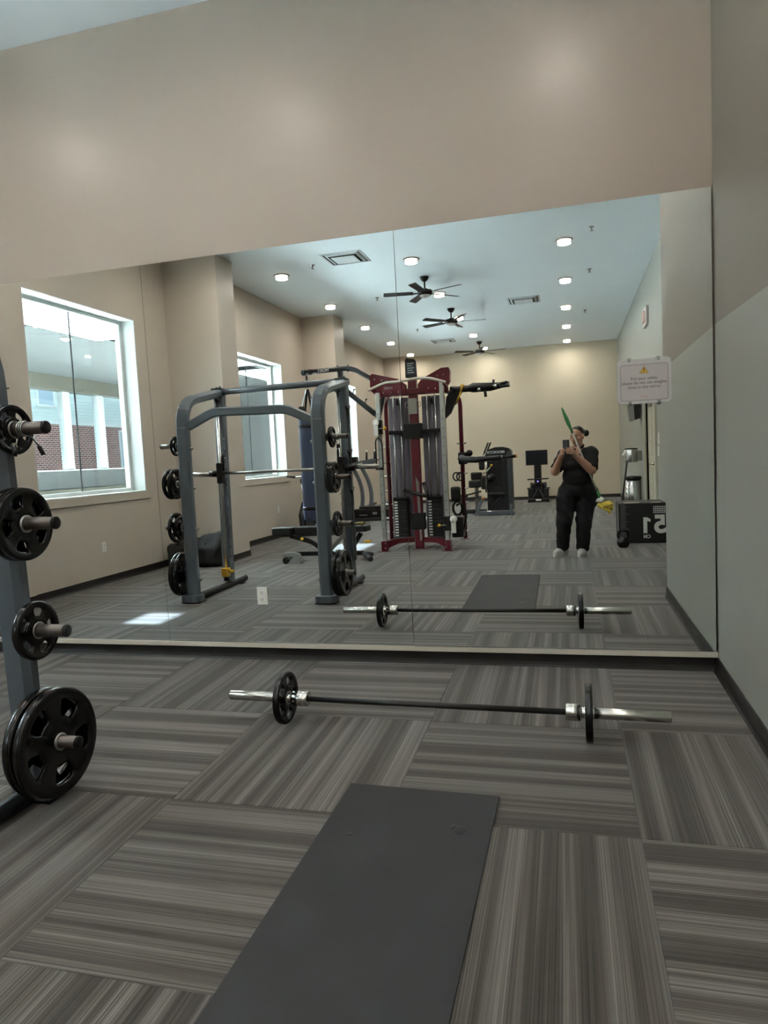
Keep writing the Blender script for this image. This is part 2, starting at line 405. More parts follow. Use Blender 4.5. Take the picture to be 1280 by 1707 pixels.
# windows
def window(k, x, W):
    a, b, z0, z1 = W
    root = bpy.data.objects.new('window_%d' % k, None); COL.objects.link(root); root.location = (x, (a+b)/2, z0); struct(root)
    xg = x-0.22; fw = 0.055
    for lo, hi in (((xg-0.03, a, z0), (xg+0.03, a+fw, z1)), ((xg-0.03, b-fw, z0), (xg+0.03, b, z1)), ((xg-0.03, a+fw, z0), (xg+0.03, b-fw, z0+fw)), ((xg-0.03, a+fw, z1-fw), (xg+0.03, b-fw, z1))):
        MB().rbox(lo, hi, 0.006).build('frame', TRIMW, root)
    t = 0.012
    MB().box((x-0.19, a, z0), (x-0.002, a+t, z1)).box((x-0.19, b-t, z0), (x-0.002, b, z1)).box((x-0.19, a+t, z1-t), (x-0.002, b-t, z1)).build('reveal', TRIMW, root)
    MB().rbox((x-0.19, a+t, z0), (x+0.02, b-t, z0+0.012), 0.004).build('stool', TRIMW, root)
    MB().rbox((x+0.001, a-0.06, z0-0.095), (x+0.022, b+0.06, z0), 0.005).build('apron', WALLL, root)
    m = (a+b)/2
    for p, q in ((a+fw, m-0.004), (m+0.004, b-fw)):
        MB().box((xg-0.004, p, z0+fw), (xg+0.004, q, z1-fw)).build('pane', GLASS, root)
    MB().box((xg-0.008, m-0.005, z0+fw), (xg+0.008, m+0.005, z1-fw)).build('glazing_joint', GREYD, root)
window(1, XL1, W1); window(2, XL2, W2); window(3, XL2, W3)
# door in the recessed right wall
def door():
    root = bpy.data.objects.new('door_1', None); COL.objects.link(root); root.location = (XR2, (DY0+DY1)/2, 0); struct(root)
    F = mat('painted door frame', (170, 168, 152), 0.4); Dm = mat('painted door', (186, 182, 164), 0.4)
    for lo, hi in (((XR2-0.03, DY0-0.06, 0), (XR2+0.12, DY0, DZ+0.06)), ((XR2-0.03, DY1, 0), (XR2+0.12, DY1+0.06, DZ+0.06)), ((XR2-0.03, DY0, DZ), (XR2+0.12, DY1, DZ+0.06))):
        MB().rbox(lo, hi, 0.006).build('frame', F, root)
    m = (DY0+DY1)/2
    for a, b in ((DY0+0.004, m-0.003), (m+0.003, DY1-0.004)):
        lf = MB().rbox((XR2+0.03, a, 0.01), (XR2+0.075, b, DZ-0.004), 0.003).build('leaf', Dm, root)
        for za, zb in ((0.2, 0.95), (1.15, 1.95)):
            sub('panel', MB().rbox((XR2+0.022, a+0.12, za), (XR2+0.034, b-0.12, zb), 0.008), Dm, lf)
        s = 1 if b < m else -1
        e = b if s > 0 else a
        hb = MB().lathe([(0.026, 0), (0.026, 0.012), (0.012, 0.016), (0.012, 0.05), (0.0, 0.05)], 16, axisM((XR2+0.03, e-s*0.07, 1.02), (-1,0,0)))
        hb.tube([(XR2-0.015, e-s*0.07, 1.02), (XR2-0.02, e-s*0.10, 1.02), (XR2-0.02, e-s*0.19, 1.02)], 0.009)
        sub('lever_handle', hb, CHROME, lf)
    MB().rbox((XR2-0.012, m-0.3, 1.96), (XR2+0.028, m-0.02, 2.03), 0.01).build('door_closer', STEEL, root)
door()
# strip of wall left bare under the mirror
struct(MB().rbox((XL1+0.005, 4.150, BH+0.001), (XR-0.002, YW-0.001, 0.122), 0.003).build('trim_1', CREAM))
# mirrors, leaning back a little from the strip
def mplane(x, z): return 4.1525-0.0027*x+0.0124*(z-0.12)
def mirror(x0, x1, z0, z1, label):
    t = 0.006; vs = []
    for x, z in ((x0, z0), (x1, z0), (x1, z1), (x0, z1)): vs.append((x, mplane(x, z), z))
    vs += [(x, y+t, z) for x, y, z in vs]
    mb = MB(); mb.add(vs, [(0,1,2,3)], 0); mb.add(vs, [(4,7,6,5), (0,4,5,1), (1,5,6,2), (2,6,7,3), (3,7,4,0)], 1)
    root = thing('mirror_panel', label, 'mirror', ((x0+x1)/2, mplane(x0, z0), z0), 'wall mirror panels')
    g = mb.build('mirror_glass', [MIRROR, MEDGE], root)
    MB().box((x0, mplane(x0, z0)-0.003, z0-0.004), (x1, mplane(x0, z0)+0.012, z0+0.004)).build('bottom_channel', STEEL, root)
    return root
ZT = 2.662
mirror(-0.957, 0.788, 0.127, ZT, 'frameless wall mirror panel nearest the right corner, with the safety sign stuck on it')
mirror(-2.688, -0.960, 0.127, ZT, 'middle frameless wall mirror panel, with the electrical outlet cut into it')
mirror(-4.60, -2.691, 0.127, ZT, 'leftmost frameless wall mirror panel, behind the plate rack, showing the first window')
# outlets
def outlet(p, nrm, xd, label):
    n = Vector(nrm); X = Vector(xd); Z = Vector((0,0,1)); P = Vector(p)
    M = Matrix((X, Z, n)).transposed().to_4x4(); M.translation = P
    root = thing('wall_outlet', label, 'outlet', p, 'duplex wall outlets')
    MB().rbox((-0.036, -0.058, 0), (0.036, 0.058, 0.006), 0.004, 0, M).build('cover_plate', PLASTW, root)
    for s in (-1, 1):
        f = MB().rbox((-0.017, s*0.022-0.014, 0.004), (0.017, s*0.022+0.014, 0.009), 0.004, 0, M).build('socket', PLASTW, root)
        sub('slots', MB().box((-0.009, s*0.022-0.002, 0.0088), (-0.006, s*0.022+0.008, 0.0094), 0, M).box((0.006, s*0.022-0.002, 0.0088), (0.009, s*0.022+0.008, 0.0094), 0, M).box((-0.003, s*0.022-0.010, 0.0088), (0.003, s*0.022-0.005, 0.0094), 0, M), PLAST, f)
outlet((-1.97, mplane(-1.97, 0.44)-0.001, 0.442), (0,-1,0), (1,0,0), 'white duplex outlet mounted in the middle mirror')
outlet((XL1+0.001, 1.32, 0.44), (1,0,0), (0,1,0), 'white duplex outlet under the large near window')
outlet((XL2+0.001, -3.16, 0.51), (1,0,0), (0,1,0), 'white duplex outlet under the second window')
# the safety sign on suction cups
def sign():
    x0, x1, z0, z1 = 0.290, 0.573, 1.540, 1.786; y = mplane(0.43, 1.66)-0.022
    root = thing('safety_sign', 'clear acrylic sign about weights and mirror held by suction cups', 'sign', ((x0+x1)/2, y, z0))
    acr = mat('frosted acrylic', (214, 212, 210), 0.25); paper = mat('sign paper', (205, 198, 198), 0.6); ink = mat('sign ink', (70, 66, 72), 0.6); pink = mat('pink ink', (206, 160, 160), 0.6)
    def rr(xa, xb, za, zb, r):
        out = []
        for cx, cz, a0 in ((xb-r, zb-r, 0), (xa+r, zb-r, 90), (xa+r, za+r, 180), (xb-r, za+r, 270)):
            for k in range(5): a = math.radians(a0+k*22.5); out.append((cx+r*math.cos(a), cz+r*math.sin(a)))
        return out
    M = Matrix(((1,0,0,0),(0,0,-1,0),(0,1,0,0),(0,0,0,1)))   # (x,z,t) -> (x,-t,z)
    MB().prism(rr(x0, x1, z0, z1, 0.022), -y-0.003, -y+0.003, M).build('acrylic_holder', acr, root)
    i = 0.014
    pp = MB().prism(rr(x0+i, x1-i, z0+i, z1-i-0.014, 0.016), -y+0.003, -y+0.0036, M).build('sign_card', paper, root)
    a = rr(x0+i+0.004, x1-i-0.004, z0+i+0.004, z1-i-0.018, 0.014)
    sub('border_line', MB().tube([(x, y-0.0038, z) for x, z in a], 0.0009, 5, closed=True, caps=False), ink, pp)
    cx = (x0+x1)/2; zz = z1-0.062
    tri = [(cx-0.023, zz-0.018), (cx+0.023, zz-0.018), (cx, zz+0.021)]
    sub('warning_triangle', MB().prism(tri, -y+0.0037, -y+0.0044, M), mat('amber print', (222, 176, 60), 0.5), pp)
    sub('triangle_outline', MB().tube([(x, y-0.0044, z) for x, z in tri], 0.0014, 5, closed=True, caps=False), ink, pp)
    sub('exclamation_mark', MB().prism([(cx-0.002, zz-0.004), (cx+0.002, zz-0.004), (cx+0.003, zz+0.010), (cx-0.003, zz+0.010)], -y+0.0045, -y+0.005, M).prism([(cx-0.002, zz-0.011), (cx+0.002, zz-0.011), (cx+0.002, zz-0.007), (cx-0.002, zz-0.007)], -y+0.0045, -y+0.005, M), ink, pp)
    for k, s in enumerate(('For your safety', 'please do not use weights', 'close to the mirror')):
        place_text(s, 0.0225, ink, pp, (cx, y-0.0042, z1-0.108-0.0235*k), (1,0,0), (0,0,1))
    place_text('lmp', 0.024, pink, pp, (cx, y-0.0042, z0+0.040), (1,0,0), (0,0,1))
    cup = mat('clear rubber', (168, 170, 168), 0.15)
    for sx, sz in ((x0+0.065, z1-0.006), (x1-0.065, z1-0.006), (x0+0.065, z0+0.006), (x1-0.065, z0+0.006)):
        MB().lathe([(0.017, 0.0), (0.013, 0.008), (0.006, 0.013), (0.006, 0.026), (0.009, 0.028), (0.0, 0.032)], 16, axisM((sx, mplane(sx, sz), sz), (0,-1,0))).build('suction_cup', cup, root)
sign()

# ---------------------------------------------------------------- ceiling fittings
ROWY = [2.70, 0.47, -1.77, -4.02, -6.28, -8.50, -10.66]
ROWX = [(0.03, 'nearest right wall'), (-2.12, 'along ceiling centre'), (-4.15, 'nearest windows')]
ORD = ['first', 'second', 'third', 'fourth', 'fifth', 'sixth', 'seventh']
lamp_ring = MB().lathe([(0.082, -0.004), (0.118, -0.004), (0.120, -0.010), (0.104, -0.016), (0.086, -0.014)], 28, close=True).mesh('trim_ring', mat('lamp trim', (150, 148, 142), 0.4))
lamp_lens = MB().lathe([(0.092, -0.008), (0.090, -0.022), (0.070, -0.040), (0.036, -0.050), (0.0, -0.053)], 28).mesh('lens', LENS)
LD = bpy.data.lights.new('downlight', 'AREA'); LD.shape = 'DISK'; LD.size = 0.17; LD.energy = LAMP_W; LD.color = (1.0, 0.93, 0.83); LD.spread = math.radians(172)
for x, side in ROWX:
    for k, y in enumerate(ROWY):
        r = thing('ceiling_light', 'round ceiling downlight, %s from mirror wall in row %s' % (ORD[k], side), 'ceiling light', (x, y, ZC), 'ceiling downlights')
        obj('trim_ring', lamp_ring, r); obj('lens', lamp_lens, r)
        obj('lamp', LD, r, (0, 0, -0.058))
def fan(x, y, ang, label):
    r = thing('ceiling_fan', label, 'ceiling fan', (x, y, ZC), 'ceiling fans')
    fm = mat('dark bronze fan metal', (44, 42, 42), 0.4, 0.3); bl = mat('dark fan blade', (62, 60, 60), 0.5, vary=0.1)
    MB().lathe([(0.0, 0), (0.072, 0), (0.07, -0.02), (0.045, -0.06), (0.02, -0.075), (0, -0.075)], 22, Matrix.Translation((x, y, ZC))).build('canopy', fm, r)
    MB().cyl((x, y, ZC-0.06), (x, y, ZC-0.19), 0.013).build('downrod', fm, r)
    MB().lathe([(0.0, -0.18), (0.03, -0.18), (0.06, -0.20), (0.115, -0.215), (0.125, -0.25), (0.11, -0.285), (0.085, -0.29), (0, -0.29)], 26, Matrix.Translation((x, y, ZC))).build('motor_housing', fm, r)
    MB().lathe([(0.085, -0.285), (0.082, -0.305), (0.05, -0.325), (0, -0.33)], 22, Matrix.Translation((x, y, ZC))).build('light_bowl', mat('frosted bowl', (190, 188, 182), 0.35), r)
    for k in range(5):
        a = ang+k*2*PI/5
        T = Matrix.Translation((x, y, ZC-0.25)) @ Matrix.Rotation(a, 4, 'Z') @ Matrix.Rotation(math.radians(-12), 4, 'X')
        b = MB().prism([(0.19, -0.052), (0.66, -0.062), (0.67, 0.045), (0.645, 0.062), (0.19, 0.052)], -0.004, 0.004, T).build('blade', bl, r)
        sub('blade_iron', MB().box((0.10, -0.018, -0.010), (0.24, 0.018, -0.004), 0, T), fm, b)
fan(-2.145, -2.84, 0.42, 'dark five blade ceiling fan nearest the mirror wall')
fan(-2.145, -5.42, -0.20, 'dark five blade ceiling fan in the middle of the row of three')
fan(-2.125, -9.70, 0.12, 'dark five blade ceiling fan farthest from the mirror wall')
VENTW = mat('vent white', (205, 210, 212), 0.45); VENTD = mat('vent dark', (40, 42, 44), 0.7)
def vent(x, y, label):
    r = thing('ceiling_vent', label, 'vent', (x, y, ZC), 'ceiling air diffusers')
    h = 0.30
    MB().box((x-h+0.03, y-h+0.03, ZC-0.004), (x+h-0.03, y+h-0.03, ZC-0.001)).build('throat', VENTD, r)
    for k, (o, i, z) in enumerate(((0.30, 0.265, 0.012), (0.245, 0.205, 0.022))):
        mb = MB()
        for a in range(4):
            T = Matrix.Translation((x, y, ZC)) @ Matrix.Rotation(a*PI/2, 4, 'Z')
            mb.add([(-o, -o, -0.003), (o, -o, -0.003), (i, -i, -z), (-i, -i, -z), (-o, -o, -0.001), (o, -o, -0.001), (i, -i, -z+0.003), (-i, -i, -z+0.003)],
                   [(0,1,2,3), (7,6,5,4), (0,4,5,1), (3,2,6,7)], 0, False, T)
        mb.build('diffuser_ring', VENTW, r)
    MB().rbox((x-0.17, y-0.17, ZC-0.030), (x+0.17, y+0.17, ZC-0.024), 0.002).build('centre_plate', VENTW, r)
vent(-2.97, -1.32, 'square white ceiling air diffuser nearest the mirror wall')
vent(-0.74, -5.33, 'square white ceiling air diffuser between the fans and the right hand row of lights')
vent(-2.94, -9.05, 'square white ceiling air diffuser beside the farthest fan')
for k, (x, y, w_) in enumerate([(-3.53, -1.46, 'beside the nearest air diffuser'), (-3.21, -3.85, 'left of the nearest ceiling fan'), (0.38, -1.36, 'above the gap by the recessed wall'), (0.41, -3.55, 'right of the second ceiling downlight'), (0.41, -6.9, 'right of the third ceiling downlight'), (-3.2, -7.2, 'left of the middle fan')]):
    r = thing('fire_sprinkler', 'small chrome fire sprinkler head on the ceiling %s' % w_, 'sprinkler', (x, y, ZC), 'ceiling sprinklers')
    T = Matrix.Translation((x, y, ZC))
    MB().lathe([(0, 0), (0.035, 0), (0.033, -0.006), (0.016, -0.012), (0.012, -0.03), (0, -0.03)], 16, T).build('escutcheon', STEEL, r)
    MB().lathe([(0, -0.028), (0.006, -0.03), (0.006, -0.05), (0.024, -0.052), (0.024, -0.055), (0, -0.056)], 16, T).build('deflector', STEEL, r)
# fire alarm strobe high on the recessed wall
r = thing('alarm_strobe', 'pale fire alarm strobe box high on the recessed right wall', 'alarm', (XR2, -4.0, 3.3))
MB().rbox((XR2-0.045, -4.24, 3.27), (XR2-0.002, -3.78, 3.58), 0.012).build('housing', mat('alarm housing', (196, 190, 186), 0.4), r)
MB().rbox((XR2-0.075, -4.12, 3.33), (XR2-0.045, -3.92, 3.52), 0.012).build('flash_lens', mat('alarm lens', (226, 190, 182), 0.25), r)

# ---------------------------------------------------------------- the daylit hall behind the windows and the house across
XA0, XA1, YA0, YA1, ZA = -13.8, XL1-0.3, -15.0, 5.5, 4.1
HALL = mat('hall darkened grey paint', (64, 65, 64), 0.8, spec=0.0); HALLB = mat('hall beam darkened cream', (70, 68, 61), 0.8, spec=0.0); HTRIM = mat('hall window trim', (128, 131, 131), 0.7, spec=0.0)  # hall colours darkened so the sunlit hall does not blow out
struct(MB().box((XA0-0.3, YA0, -0.15), (XA1, YA1, 0)).build('floor_hall', mat('hall pale floor', (232, 232, 230), 0.5, vary=0.03)))
# roof slab with the long skylight slot
SX0, SX1 = -9.6, -7.0
CLR = [(-1.0, -0.5), (-5.9, -4.6), (-10.6, -9.7)]       # clear openings added to throw sun patches into the gym; the rest is frosted
struct(MB().box((XA0-0.3, YA0, ZA), (SX0, YA1, ZA+0.12)).box((SX1, YA0, ZA), (XA1, YA1, ZA+0.12)).build('ceiling_hall', HALL))
def frost():
    root = bpy.data.objects.new('window_4', None); COL.objects.link(root); root.location = ((SX0+SX1)/2, -4, ZA); struct(root); root['label'] = 'long frosted skylight strip in the hall ceiling'
    fm = mat('frosted skylight pane', (235, 240, 242), 0.5, emit=(0.86, 0.95, 1.0, SKYLIGHT_E))
    edges = [YA1]+[v for c in CLR for v in (c[1], c[0])]+[YA0]
    for a, b in zip(edges[0::2], edges[1::2]):
        n = max(1, round((a-b)/1.5)); st = (a-b)/n
        for k in range(n):
            MB().box((SX0, a-(k+1)*st, ZA+0.02), (SX1, a-k*st, ZA+0.05)).build('pane', fm, root)
            MB().box((SX0, a-k*st-0.03, ZA), (SX1, a-k*st+0.03, ZA+0.1)).build('glazing_bar', TRIMW, root)
    for a, b in CLR:
        c0, c1 = (-9.42, -8.95) if a > -2 else (-9.30, -8.50)
        MB().box((SX0, a, ZA), (c0, b, ZA+0.1)).box((c1, a, ZA), (SX1, b, ZA+0.1)).build('beam_mask', HALL, root)  # opaque mask added to trim the sunbeam through each opening
        MB().box((c0, a, ZA+0.03), (c1, b, ZA+0.04)).build('pane', TINT, root)
TINT = glass_mat('sun dimming glass', (0.22, 0.23, 0.24), 0.05)  # dark tint added to dim the sun patches on the gym floor
frost()
mb = MB().box((XA0-0.25, YA0, 0), (XA0, YA1, 1.46)).box((XA0-0.25, YA0, 3.70), (XA0, YA1, ZA))
struct(mb.build('wall_hall_far', HALL))
struct(MB().box((XA0, YA0, 3.70), (XA0+0.10, YA1, ZA)).build('trim_2', HALLB))
struct(MB().box((XA0, YA0, 0), (XA0+0.08, YA1, 0.92)).build('trim_3', HALLB))
struct(MB().box((XA0-0.3, YA0-0.15, 0), (XA1, YA0, ZA)).build('wall_hall_back', HALL))
struct(MB().box((XA0-0.3, YA1, 0), (XA1, YA1+0.15, ZA)).build('wall_hall_front', HALL))
GLASS2 = glass_mat('hall window glass', (0.95, 0.98, 0.98), 0.008)
def hall_windows():
    root = bpy.data.objects.new('window_5', None); COL.objects.link(root); root.location = (XA0, -5, 1.46); struct(root)
    root['label'] = 'row of tall windows in the hall wall facing the brick house'
    y = 4.9; p = 1.51
    k = 0
    while y > YA0+0.2:
        MB().rbox((XA0-0.22, y-0.15, 1.46), (XA0-0.02, y+0.15, 3.70), 0.02).build('mullion', HTRIM, root)
        if y-p > YA0+0.2: MB().box((XA0-0.13, y-p+0.15, 1.48), (XA0-0.12, y-0.15, 3.68)).build('pane', GLASS2, root)
        y -= p
    MB().rbox((XA0-0.26, YA0, 1.44), (XA0+0.03, YA1, 1.47), 0.006).build('sill', HTRIM, root)
hall_windows()
r = thing('ceiling_light', 'single warm downlight in the hall ceiling seen through the near window', 'ceiling light', (-9.85, -3.94, ZA))
obj('trim_ring', lamp_ring, r); obj('lens', lamp_lens, r)
# house across the yard
def house():
    X = -20.0; r = thing('building', 'brick house with pale lap siding seen through the hall windows', 'building', (X, -13, 0))
    bm_ = bpy.data.materials.new('red brick'); bm_.use_nodes = True; nt = bm_.node_tree; b = nt.nodes['Principled BSDF']
    tc = nt.nodes.new('ShaderNodeTexCoord'); mp = nt.nodes.new('ShaderNodeMapping'); mp.inputs['Rotation'].default_value = (PI/2, 0, PI/2)
    sp = nt.nodes.new('ShaderNodeSeparateXYZ'); cb = nt.nodes.new('ShaderNodeCombineXYZ')
    nt.links.new(tc.outputs['Object'], sp.inputs[0]); nt.links.new(sp.outputs['Y'], cb.inputs[0]); nt.links.new(sp.outputs['Z'], cb.inputs[1])
    br = nt.nodes.new('ShaderNodeTexBrick'); br.inputs['Scale'].default_value = 1.0; br.inputs['Brick Width'].default_value = 0.24; br.inputs['Row Height'].default_value = 0.082; br.inputs['Mortar Size'].default_value = 0.012
    br.inputs['Color1'].default_value = (*lin((132, 80, 76)), 1); br.inputs['Color2'].default_value = (*lin((106, 60, 58)), 1); br.inputs['Mortar'].default_value = (*lin((176, 168, 162)), 1)
    nt.links.new(cb.outputs[0], br.inputs['Vector']); nt.links.new(br.outputs['Color'], b.inputs['Base Color']); b.inputs['Roughness'].default_value = 0.85
    SID = mat('pale lap siding', (190, 202, 202), 0.7, spec=0.1); TR = mat('house trim white', (200, 204, 204), 0.6, spec=0.1); DG = mat('house window glass', (150, 168, 182), 0.08, spec=0.8)
    y0, y1, ys = -26.0, 6.0, 3.42
    MB().box((X-0.3, y0, 0), (X, y1, ys)).build('brick_wall', bm_, r)
    MB().box((X-0.3, y0, ys), (X-0.02, y1, 5.4)).build('upper_wall', SID, r)
    n = 13; st = (5.4-ys-0.14)/n
    MB().rbox((X-0.02, y0, ys-0.02), (X+0.06, y1, ys+0.14), 0.01).build('band_board', TR, r)
    bd = MB(); z = 0.0
    bd.add([(0.0, y0, 0), (0.03, y0, 0), (0.006, y0, st), (0.0, y0, st), (0.0, y1, 0), (0.03, y1, 0), (0.006, y1, st), (0.0, y1, st)], [(0,1,2,3), (7,6,5,4), (0,4,5,1), (1,5,6,2), (2,6,7,3), (3,7,4,0)])
    bme = bd.mesh('siding_board', SID)
    for k in range(n):
        o = obj('siding_board', bme, r, (-0.02, 13, ys+0.14+k*st))
    def win(a, b_, z0, z1, x):
        f = MB().box((x, a-0.09, z0-0.09), (x+0.05, a, z1+0.09)).box((x, b_, z0-0.09), (x+0.05, b_+0.09, z1+0.09)).box((x, a, z1), (x+0.05, b_, z1+0.09)).box((x, a, z0-0.09), (x+0.05, b_, z0)).build('window', TR, r)
        sub('pane', MB().box((x-0.005, a, z0), (x+0.012, b_, z1)), DG, f)
    for c in (4, -1.5, -9.5, -15.0, -20.6):
        win(c-0.5, c+0.35, 4.15, 5.2, X+0.02)
    for c in (2.2, -4.5, -12.2, -20.6):
        win(c-0.85, c+0.95, 0.9, 3.2, X)
    rf = MB().box((X-0.3, y0-0.2, 5.4), (X+0.35, y1+0.2, 5.5)).build('eave', TR, r)
    r2 = MB().add([(X+0.3, y0-0.2, 5.5), (X+0.3, y1+0.2, 5.5), (X-5, y1+0.2, 6.6), (X-5, y0-0.2, 6.6), (X-5, y0-0.2, 5.5), (X-5, y1+0.2, 5.5)], [(0,1,2,3), (3,2,5,4), (0,3,4), (1,5,2), (0,4,5,1)]).build('roof', mat('shingle grey', (110, 108, 106), 0.9), r)
house()
struct(MB().box((-26, -32, -0.3), (XA0-0.3, 12, -0.15)).build('ground', mat('yard grass', (26, 29, 22), 0.9, vary=0.08)))

# ---------------------------------------------------------------- rubber mat, barbell, plates
def rubber_mat():
    r = thing('rubber_floor_mat', 'long black rubber mat lying on the striped carpet', 'mat', (-0.59, 1.75, 0))
    vs = [(-0.897, 2.604), (-0.290, 2.588), (-0.322, 0.905), (-0.930, 0.925)]
    MB().prism([(x, y) for x, y in reversed(vs)], 0.001, 0.012).build('rubber_sheet', RUBM, r)
    blot = mat('dark scuff', (16, 16, 17), 0.5)
    for cx, cy, a, b in ((-0.405, 2.33, 0.022, 0.030), (-0.43, 2.345, 0.012, 0.016), (-0.79, 2.24, 0.016, 0.007)):
        MB().lathe([(0.0, 0.0), (1.0, 0.0), (0.9, 0.0006), (0, 0.0008)], 14, Matrix.Translation((cx, cy, 0.012)) @ Matrix.Diagonal((a, b, 1, 1))).build('scuff_mark', blot, r)
rubber_mat()

PM = {}
def plate_mesh(R, t):
    if (R, t) in PM: return PM[(R, t)]
    H = 5; per = 10; n = H*per
    rb = 0.026
    rad = [rb, 0.050 if R > 0.12 else 0.042, 0.47*R+0.006, 0.60*R+0.004, 0.765*R, 0.84*R, 0.97*R, R]
    hz = [t/2, t/2, 0.30*t, 0.30*t, 0.30*t, 0.5*t, 0.5*t, 0.34*t]
    def hole(i, j): return i in (2, 3) and (j % per) in (2, 3, 4, 5, 6)
    mb = MB(); vs = []
    K = len(rad)
    for s in (1, -1):
        for i in range(K):
            for j in range(n):
                a = 2*PI*j/n; vs.append((s*hz[i], rad[i]*math.cos(a), rad[i]*math.sin(a)))
    id_ = lambda s, i, j: (0 if s > 0 else K*n)+i*n+(j % n)
    fs = []
    for i in range(K-1):
        for j in range(n):
            if hole(i, j): continue
            fs.append((id_(1,i,j), id_(1,i+1,j), id_(1,i+1,j+1), id_(1,i,j+1)))
            fs.append((id_(-1,i,j), id_(-1,i,j+1), id_(-1,i+1,j+1), id_(-1,i+1,j)))
            if not hole(i, j) and i in (2, 3):
                for dj, e in ((1, j+1), (-1, j)):
                    if hole(i, (j+dj) % n): fs.append((id_(1,i,e), id_(1,i+1,e), id_(-1,i+1,e), id_(-1,i,e)))
            if i == 1 and hole(2, j): fs.append((id_(1,2,j), id_(1,2,j+1), id_(-1,2,j+1), id_(-1,2,j)))
            if i == 4 and hole(3, j): fs.append((id_(1,4,j), id_(1,4,j+1), id_(-1,4,j+1), id_(-1,4,j)))
    for j in range(n):
        fs.append((id_(1,0,j), id_(1,0,j+1), id_(-1,0,j+1), id_(-1,0,j)))
        fs.append((id_(1,K-1,j), id_(1,K-1,j+1), id_(-1,K-1,j+1), id_(-1,K-1,j)))
    mb.add(vs, fs, 0, True)
    body = mb.mesh('plate_body', RUB)
    ring = MB().lathe([(rb-0.001, -t/2-0.001), (rb+0.009, -t/2-0.001), (rb+0.009, t/2+0.001), (rb-0.001, t/2+0.001)], 24, axisM((0,0,0), (1,0,0)), close=True).mesh('steel_insert', STEEL)
    PM[(R, t)] = (body, ring); return body, ring
def plate(p, R, t, label, tilt=0.0, rx=0.0, yaw=0.0, group='weight plates'):
    b, g = plate_mesh(R, t)
    r = thing('weight_plate', label, 'weight plate', p, group); r.rotation_euler = (rx, tilt, yaw)
    o = obj('plate_body', b, r); md = o.modifiers.new('round', 'SUBSURF'); md.levels = 1; md.render_levels = 1
    obj('steel_insert', g, r)
    return r
def barbell():
    A = Vector((-1.738, 3.2, 0.133)); B = Vector((0.415, 3.152, 0.133)); d = (B-A).normalized(); yaw = math.atan2(d.y, d.x)
    P = lambda x: A+d*((x-A.x)/d.x)
    r = thing('barbell', 'straight steel barbell with dark shaft lying on the carpet before the mirror', 'barbell', P(-0.65))
    MB().cyl(P(-1.30), P(-0.03), 0.0145, 16).build('shaft', DSTEEL, r)
    for x0, x1 in ((-1.738, -1.385), (0.03, 0.415)):
        MB().tube([P(x0), P(x0+0.004), P(x1-0.004), P(x1)], [0.022, 0.025, 0.025, 0.022], 24).build('sleeve', CHROME, r)
    for x0, x1 in ((-1.385, -1.298), (-0.035, 0.03)):
        xs = [x0, x0+0.003, x1-0.003, x1]
        MB().tube([P(x) for x in xs], [0.035, 0.038, 0.038, 0.035], 28).build('collar', CHROME, r)
    plate(P(-1.425), 0.133, 0.034, 'small black grip plate on the left end of the barbell', rx=0.55, yaw=yaw, group='plates on the barbell')
    plate(P(0.067), 0.133, 0.034, 'small black grip plate on the right end of the barbell', rx=0.25, yaw=yaw, group='plates on the barbell')
barbell()

